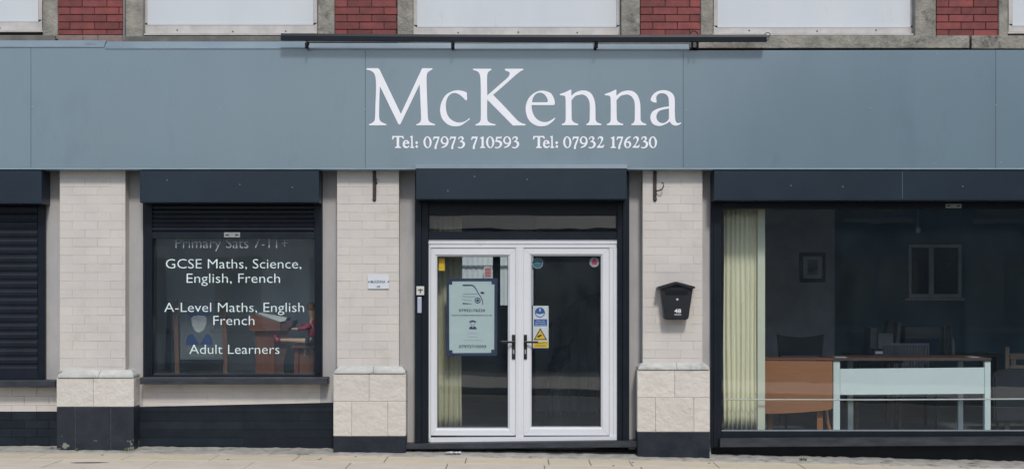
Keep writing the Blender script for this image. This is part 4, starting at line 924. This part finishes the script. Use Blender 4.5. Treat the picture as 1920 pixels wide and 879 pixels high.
# ------------------------------------------------------------------ hallway behind the doors
bm = B(); tube(bm, [(X(1028, 3), 3, Z(612, 3)), (X(1085, 3.3), 3.3, Z(563, 3.3)), (X(1124, 3.6), 3.6, Z(552, 3.6))], .022, 8)
hr = thing('stair_rail', 'slanting wooden stair rail dimly seen through the right hand door', 'handrail', (X(1075, 3.2), 3.2, FZ))
obj('handrail', bm, M['room_dark'], hr)
for k in range(6):
    px = 1034+k*17; f = k/6; dd = 3+.55*f; pz = 607-49*min(1, f*1.4)
    bm = B(); tube(bm, [(X(px, dd), dd, FZ), (X(px, dd), dd, Z(pz, dd))], .012, 6); obj('baluster', bm, M['room_dark'], hr)
t = thing('umbrella', 'folded dark umbrella leaning in the hallway behind the right door', 'umbrella', (X(1040, 1.6), 1.6, FZ))
bm = B(); tube(bm, [(X(1030, 1.6), 1.6, Z(722, 1.6)), (X(1040, 1.6), 1.62, Z(690, 1.6)), (X(1056, 1.6), 1.66, Z(662, 1.6)), (X(1066, 1.6), 1.68, Z(650, 1.6))], [.015, .09, .11, .03], 10); obj('canopy', bm, M['dark_cloth'], t)
bm = B(); tube(bm, [(X(1020, 1.6), 1.58, FZ), (X(1031, 1.6), 1.6, Z(721, 1.6))], .008, 6); obj('shaft', bm, M['frame_black'], t); bm = B(); tube(bm, [(X(1066, 1.6), 1.68, Z(650, 1.6)), (X(1076, 1.6), 1.7, Z(634, 1.6))], .009, 6); obj('handle', bm, M['frame_black'], t)
# ------------------------------------------------------------------ display window things
t = thing('easel', 'wooden easel holding a grey board behind the lettered window', 'easel', (X(375, .9), .9, FZ))
d = .9
for (a0, a1) in ((328, 335), (419, 425)):
    bm = B(); prism(bm, [(X(a0-3.5, d), Z(562, d)), (X(a0+4.5, d), Z(562, d)), (X(a1+4.5, d), FZ), (X(a1-3.5, d), FZ)], d, d+.03); obj('leg', bm, M['easel_wood'], t)
bm = B(); prism(bm, [(X(318, d+.5), Z(575, d+.4)), (X(326, d+.5), Z(575, d+.4)), (X(320, d+.5), FZ), (X(308, d+.5), FZ)], d+.4, d+.43); obj('back_leg', bm, M['frame_black'], t)
bm = B(); pbox(bm, 337, 419, 674, 678, d-.03, d-.001); obj('ledge', bm, M['frame_black'], t)
nb = thing('notice_board', 'grey board with painted graduate wearing a mortarboard, standing on the easel', 'board', (X(376, d), d+.04, Z(673, d)))
bm = B(); pbox(bm, 338, 418, 566, 673.5, d+.035, d+.05, .002); obj('panel', bm, M['board_grey'], nb)
k_ = d+.0342
bm = B(); pprism(bm, [(347, 585.5), (374, 582), (402, 585.5), (388, 594), (372, 590.5), (358, 594.5)], k_-.0004, k_)
pprism(bm, [(348, 646), (349, 634), (354, 626.5), (361, 625), (374.5, 644), (386, 625), (393, 626.5), (398.5, 634), (399.5, 646)], k_-.0004, k_)
obj('blue_marking', bm, M['logo_blue'], nb)
bm = B(); pprism(bm, [(358.5, 596), (363, 592), (374, 590.8), (384, 592), (387.5, 596), (387, 606), (382, 618), (373.5, 623.5), (366, 620), (360.5, 610)], k_-.0010, k_-.0006); obj('face_marking', bm, M['chalk'], nb)
bm = B()
pprism(bm, smooth_outline([(347.5, 646), (348.5, 634), (353.5, 626), (361.5, 624.5), (374.5, 645), (386, 624.5), (393.5, 626), (399.2, 634), (400, 646)], [.7]*9), k_-.0014, k_-.0011)
pprism(bm, smooth_outline([(348, 588), (350.5, 611)], [.7]*2), k_-.0014, k_-.0011)
for t_ in (text_me('McKENNA', 352, 398, 657, 6, k_-.001, .0003), text_me('MINISTERS', 357, 401, 668, 4, k_-.001, .0003)): bm.from_mesh(t_)
obj('line_marking', bm, mat('chalk_line', (.25, .32, .34), .7), nb)
# lectern
d = .85
t = thing('lectern', 'reddish brown wooden lectern with sloping top behind the lettered window', 'lectern', (X(505, d), d+.15, FZ))
bm = B(); prism(bm, [(X(479, d), FZ+.03), (X(479, d), Z(619, d)), (X(515, d), Z(619, d)), (X(515, d), FZ+.03)], d, d+.30); obj('column', bm, M['brown_wood'], t)
bm = B(); prism(bm, [(X(515.3, d), FZ+.03), (X(515.3, d), Z(619, d)), (X(541, d), Z(619, d)), (X(540, d), Z(650, d)), (X(533, d), Z(672, d)), (X(531, d), Z(685, d)), (X(537, d), FZ+.03)], d+.02, d+.05); obj('side_panel', bm, M['dark_top'], t)
bm = B(); pprism(bm, [(468, 620), (468, 590), (482, 588), (525, 603.5), (525, 620)], d-.06, d+.3); obj('desk_box', bm, M['red_wood'], t)
bm = B(); pprism(bm, [(525.3, 620), (525.3, 604), (549, 600), (549, 606), (538, 620)], d-.03, d+.3); obj('side_shelf', bm, M['dark_top'], t)
bm = B(); box(bm, X(470, d), X(548, d), d-.05, d+.33, FZ, FZ+.029, .004); obj('foot', bm, M['brown_wood'], t)
t = thing('open_book', 'open white book lying on the sloping top of the lectern', 'book', (X(510, d), d, Z(604, d)))
bm = B(); pprism(bm, [(483, 588), (487, 585.5), (500, 588), (538, 595), (535, 601), (525.5, 603.2)], d-.06, d+.22); obj('pages', bm, M['book'], t)
bm = B(); prism(bm, [(X(480, d), Z(589.3, d)), (X(483, d), Z(588.2, d)), (X(525.5, d), Z(603.5, d)), (X(525.3, d), Z(604.8, d))], d-.065, d+.23); obj('cover', bm, M['card'], t)
# wooden stool the doll sits on
d = .87
t = thing('wooden_stool', 'dark reddish wooden stool under the doll, right of the lectern', 'stool', (X(575, d), d, FZ))
bm = B(); box(bm, X(548, d), X(600, d), d-.05, d+.25, Z(647, d)-.03, Z(647, d), .005); obj('seat', bm, M['brown_wood'], t)
for (u, v, m_) in ((552, 560, 0), (588, 596, 0), (552, 560, .22), (588, 596, .22)):
    bm = B(); prism(bm, [(X(u, d), Z(647, d)-.031), (X(v, d), Z(647, d)-.031), (X(v+(2 if u > 570 else -2), d), FZ), (X(u+(2 if u > 570 else -2), d), FZ)], d+m_, d+m_+.03); obj('leg', bm, M['brown_wood'], t)
bm = B(); box(bm, X(561, d), X(587, d), d+.02, d+.04, FZ+.04, Z(651, d)-.03); obj('front_panel', bm, M['brown_wood'], t)
# doll sitting sideways, legs stretched to the left
t = thing('doll', 'blonde doll in pink top with one leg stretched out, at the window right edge', 'doll', (X(586, d), d+.08, Z(647, d)))
def skin_body(verts, edges, rad, name, m, parent, root=0):
    me = bpy.data.meshes.new(name); me.from_pydata(verts, edges, []); o = bpy.data.objects.new(name, me); C.objects.link(o)
    md = o.modifiers.new('s', 'SKIN'); me.skin_vertices[0].data[root].use_root = True
    for i, r_ in enumerate(rad): me.skin_vertices[0].data[i].radius = (r_, r_)
    s2 = o.modifiers.new('u', 'SUBSURF'); s2.levels = 2; s2.render_levels = 2
    bpy.context.view_layer.update()
    m2 = bpy.data.meshes.new_from_object(o.evaluated_get(bpy.context.evaluated_depsgraph_get())); bpy.data.objects.remove(o)
    m2.materials.clear()
    return obj_me(name, m2, m, parent, smooth=True)
q = lambda px, py, dd=0: (X(px, d), d-.01+dd, Z(py, d))
V = [q(588, 640), q(587, 622), q(586, 607), q(585, 597), q(584, 588), q(583, 578),            # 0-5 pelvis..head
     q(583, 609, -.05), q(573, 615, -.08), q(560, 616, -.09), q(548, 616, -.09),               # 6-9 near arm
     q(583, 609, .05), q(572, 611, .07), q(560, 610, .08),                                     # 10-12 far arm
     q(580, 639, -.045), q(560, 638, -.05), q(540, 637, -.05), q(524, 637, -.05), q(518, 633, -.05), # near leg
     q(580, 641, .045), q(572, 652, .05), q(569, 672, .05), q(566, 690, .05)]
Ed = [(0,1),(1,2),(2,3),(3,4),(4,5),(2,6),(6,7),(7,8),(8,9),(2,10),(10,11),(11,12),(0,13),(13,14),(14,15),(15,16),(16,17),(0,18),(18,19),(19,20),(20,21)]
rd = [.05,.042,.045,.018,.035,.04,.022,.017,.014,.012,.022,.017,.012,.034,.028,.022,.017,.015,.034,.028,.02,.016]
body = skin_body(V, Ed, rd, 'body', M['skin'], t)
bm = B(); tube(bm, [q(588, 634), q(587, 622), q(586, 607), q(585, 600)], [.058, .05, .056, .025], 14)
tube(bm, [q(583, 608, -.05), q(573, 614.5, -.08), q(561, 616, -.09)], [.034, .026, .022], 10); tube(bm, [q(583, 608, .05), q(572, 611, .07), q(563, 610, .08)], [.03, .025, .02], 10); obj('top', bm, M['pink'], body, smooth=True)
bm = B(); tube(bm, [q(589, 630), q(588, 640), q(582, 648)], [.056, .075, .07], 14); tube(bm, [q(582, 639, -.045), q(574, 638.5, -.05)], [.045, .038], 10); obj('skirt', bm, M['dark_cloth'], body, smooth=True)
bm = B(); ball(bm, q(584, 576, .01), .052, (1, 1, 1.1)); tube(bm, [q(587, 578, .02), q(589, 592, .02), q(590, 606, .02)], [.045, .04, .022], 10); obj('hair', bm, M['hair'], body, smooth=True)
bm = B(); tube(bm, [q(528, 637, -.05), q(520, 637, -.05), q(517, 633, -.05), q(517.5, 627, -.05)], [.021, .024, .02, .012], 10); obj('shoe', bm, M['pink'], body, smooth=True)
# ------------------------------------------------------------------ litter by the step
bm = B(); x = X(850, -.1)
bmesh.ops.create_grid(bm, x_segments=10, y_segments=5, size=1)
for v in bm.verts: v.co = Vector((x+v.co.x*.075, -.12+v.co.y*.03, gz(x)+.028+R.uniform(0, .012)))
r_ = bmesh.ops.extrude_face_region(bm, geom=list(bm.faces))
for v in r_['geom']:
    if isinstance(v, bmesh.types.BMVert): v.co.z += .002
tag(obj('litter', bm, M['litter']), 'crumpled scrap of white litter on the ground at the doorstep', 'litter')
bm = B(); prism_pts = [(X(136, -.9), -.98), (X(165, -.9), -.955), (X(190, -.9), -.945), (X(208, -.9), -.95), (X(180, -.9), -.99), (X(150, -.9), -1.0)]
A = [bm.verts.new((x, y, gz(x)+.0045)) for x, y in prism_pts]; Q_ = [bm.verts.new((x, y, gz(x)+.0025)) for x, y in prism_pts]
bm.faces.new(A); bm.faces.new(Q_[::-1])
for i in range(6): j = (i+1) % 6; bm.faces.new((A[i], A[j], Q_[j], Q_[i]))
tag(obj('tar_patch', bm, M['asphalt']), 'thin dark tar smear on the pavement before the left pilaster', 'tar patch', kind='structure')
gr = random.Random(4)
for k in range(9):
    gx, gy = (X(602, -.5), -.5) if k == 0 else (gr.uniform(-4.8, 4.8), gr.uniform(-1.05, -.3))
    bm = B(); n_ = 9; rr_ = [gr.uniform(.008, .015) for _ in range(n_)]
    A = [bm.verts.new((gx+rr_[i]*math.cos(2*PI*i/n_), gy+rr_[i]*math.sin(2*PI*i/n_), gz(gx)+.0042)) for i in range(n_)]; Q_ = [bm.verts.new((v.co.x, v.co.y, gz(gx)+.0022)) for v in A]
    bm.faces.new(A); bm.faces.new(Q_[::-1])
    for i in range(n_): j = (i+1) % n_; bm.faces.new((A[i], A[j], Q_[j], Q_[i]))
    tag(obj('gum_spot', bm, M['grey_fabric']), kind='structure')
mg_ = mat('weed', (.06, .09, .035), .7, (.09, .11, .04), 20)
for (wx, lab) in ((X(152), 'tiny green weed at the foot of the leftmost pilaster'), (X(246), 'tiny green weed at the corner where the leftmost pilaster meets the dark low wall'), (X(1505, -.1), 'tiny green weed below the big right window')):
    bm = B()
    for k in range(16):
        a_ = gr.uniform(0, 2*PI); L_ = gr.uniform(.018, .04); bx, by = wx+gr.uniform(-.03, .03), -.11+gr.uniform(-.02, .02); bz = gz(wx)+.012
        p0 = Vector((bx, by, bz)); p1 = p0+Vector((math.cos(a_)*L_*.6, math.sin(a_)*L_*.4, L_)); sd_ = Vector((-math.sin(a_), math.cos(a_), 0))*.004
        v = [bm.verts.new(p) for p in (p0-sd_*.4, p0+sd_*.4, (p0+p1)/2+sd_*1.6, p1, (p0+p1)/2-sd_*1.6)]; bm.faces.new(v)
    tag(obj('weed', bm, mg_), lab, 'weed')
# ------------------------------------------------------------------ behind the building: yard shed seen through the rear window
t = thing('yard_shed', 'white corrugated shed seen through the hallway rear window', 'shed', (X(930, 16), 16.5, -.2))
bm = B(); xs = [-4+.055*i for i in range(int(8/.055))]
prev = None
for i, x in enumerate(xs):
    yy = 16+.02*(i % 2); a_ = bm.verts.new((x, yy, -.2)); b_ = bm.verts.new((x, yy, 4))
    if prev: bm.faces.new((prev[0], a_, b_, prev[1]))
    prev = (a_, b_)
obj('cladding', bm, M['shed'], t)
bm = B(); box(bm, -4, 3.97, 16.05, 18, -.2, 3.95); obj('core', bm, M['shed'], t)
bm = B(); pbox(bm, 800, 1100, 497, 499, 15.95, 15.99); obj('rail', bm, M['ink_grey'], t)
t = thing('yard_notice', 'small pale notice with red lines on the white shed', 'notice', (X(915, 15.8), 15.8, Z(521, 15.8)))
bm = B(); pbox(bm, 908, 922, 500, 521, 15.8, 15.87); obj('sheet', bm, mat('cream_notice', (.8, .74, .66), .5), t)
bm = B()
for k in range(6): pbox(bm, 909.5, 920.5, 502+3*k, 503.3+3*k, 15.79, 15.798)
obj('printed_line', bm, M['pink_red'], t)
# ------------------------------------------------------------------ far side of the road (seen in the glass)
def terrace(lab, x0, x1, y, h, rise, m, mf, nw, base=-.3, storeys=1, hip=0, wf=.33):
    t = thing('terrace_building', lab, 'building', ((x0+x1)/2, y-4, base))
    bm = B(); box(bm, x0, x1, y-8, y, base, h); obj('wall', bm, m, t)
    bm = B(); e = [bm.verts.new(p) for p in ((x0-.2, y+.3, h+.002), (x1+.2, y+.3, h+.002), (x1+.2, y-8.3, h+.002), (x0-.2, y-8.3, h+.002))]
    r_ = [bm.verts.new((x0-.2+hip, y-4, h+rise)), bm.verts.new((x1+.2-hip, y-4, h+rise))]
    for f in ((e[0], e[1], r_[1], r_[0]), (e[2], e[3], r_[0], r_[1]), (e[1], e[2], r_[1]), (e[3], e[0], r_[0]), (e[3], e[2], e[1], e[0])): bm.faces.new(f)
    obj('roof', bm, M['slate'], t)
    w_ = (x1-x0)/nw
    for k in range(nw):
        cx_ = x0+w_*(k+.5)
        for (z0, z1, hw) in ((.75, 2.5, w_*wf), (3.5, 4.7, w_*.24))[:storeys]:
            bm = B(); f = .09
            box(bm, cx_-hw, cx_+hw, y+.003, y+.06, z1-f, z1); box(bm, cx_-hw, cx_+hw, y+.003, y+.06, z0, z0+f)
            for xx in (cx_-hw, cx_-f/2, cx_+hw-f): box(bm, xx, xx+f, y+.003, y+.06, z0+f+.001, z1-f-.001)
            o = obj('window', bm, mf, t)
            bm = B(); box(bm, cx_-hw+f, cx_+hw-f, y+.005, y+.02, z0+f, z1-f); obj('pane', bm, M['opp_glass'], o)
            bm = B(); box(bm, cx_-hw-.1, cx_+hw+.1, y+.003, y+.14, z0-.12, z0-.002); obj('sill', bm, M['kerb'], o)
terrace('pale rendered building with dark blue window frames opposite, mirrored in the lettered window', -22, -3.2, -20.5, 3.4, 1.0, M['pale_render'], M['blue_frame'], 8, wf=.24)
terrace('unseen low dark building added opposite to darken the reflection in the door glass', -2.9, 4.0, -21.0, 3.2, .9, M['dark_stone'], M['blue_frame'], 3)  # added to keep the bright sky gap out of the door panes
terrace('unseen tall dark building added opposite, shaped to darken the right end of the fascia', 4.3, 24, -21.5, 5.6, 3.6, M['dark_stone'], M['blue_frame'], 6, storeys=2, hip=5)  # added stand-in for a tree-shaped reflection; height and hip set to darken the fascia
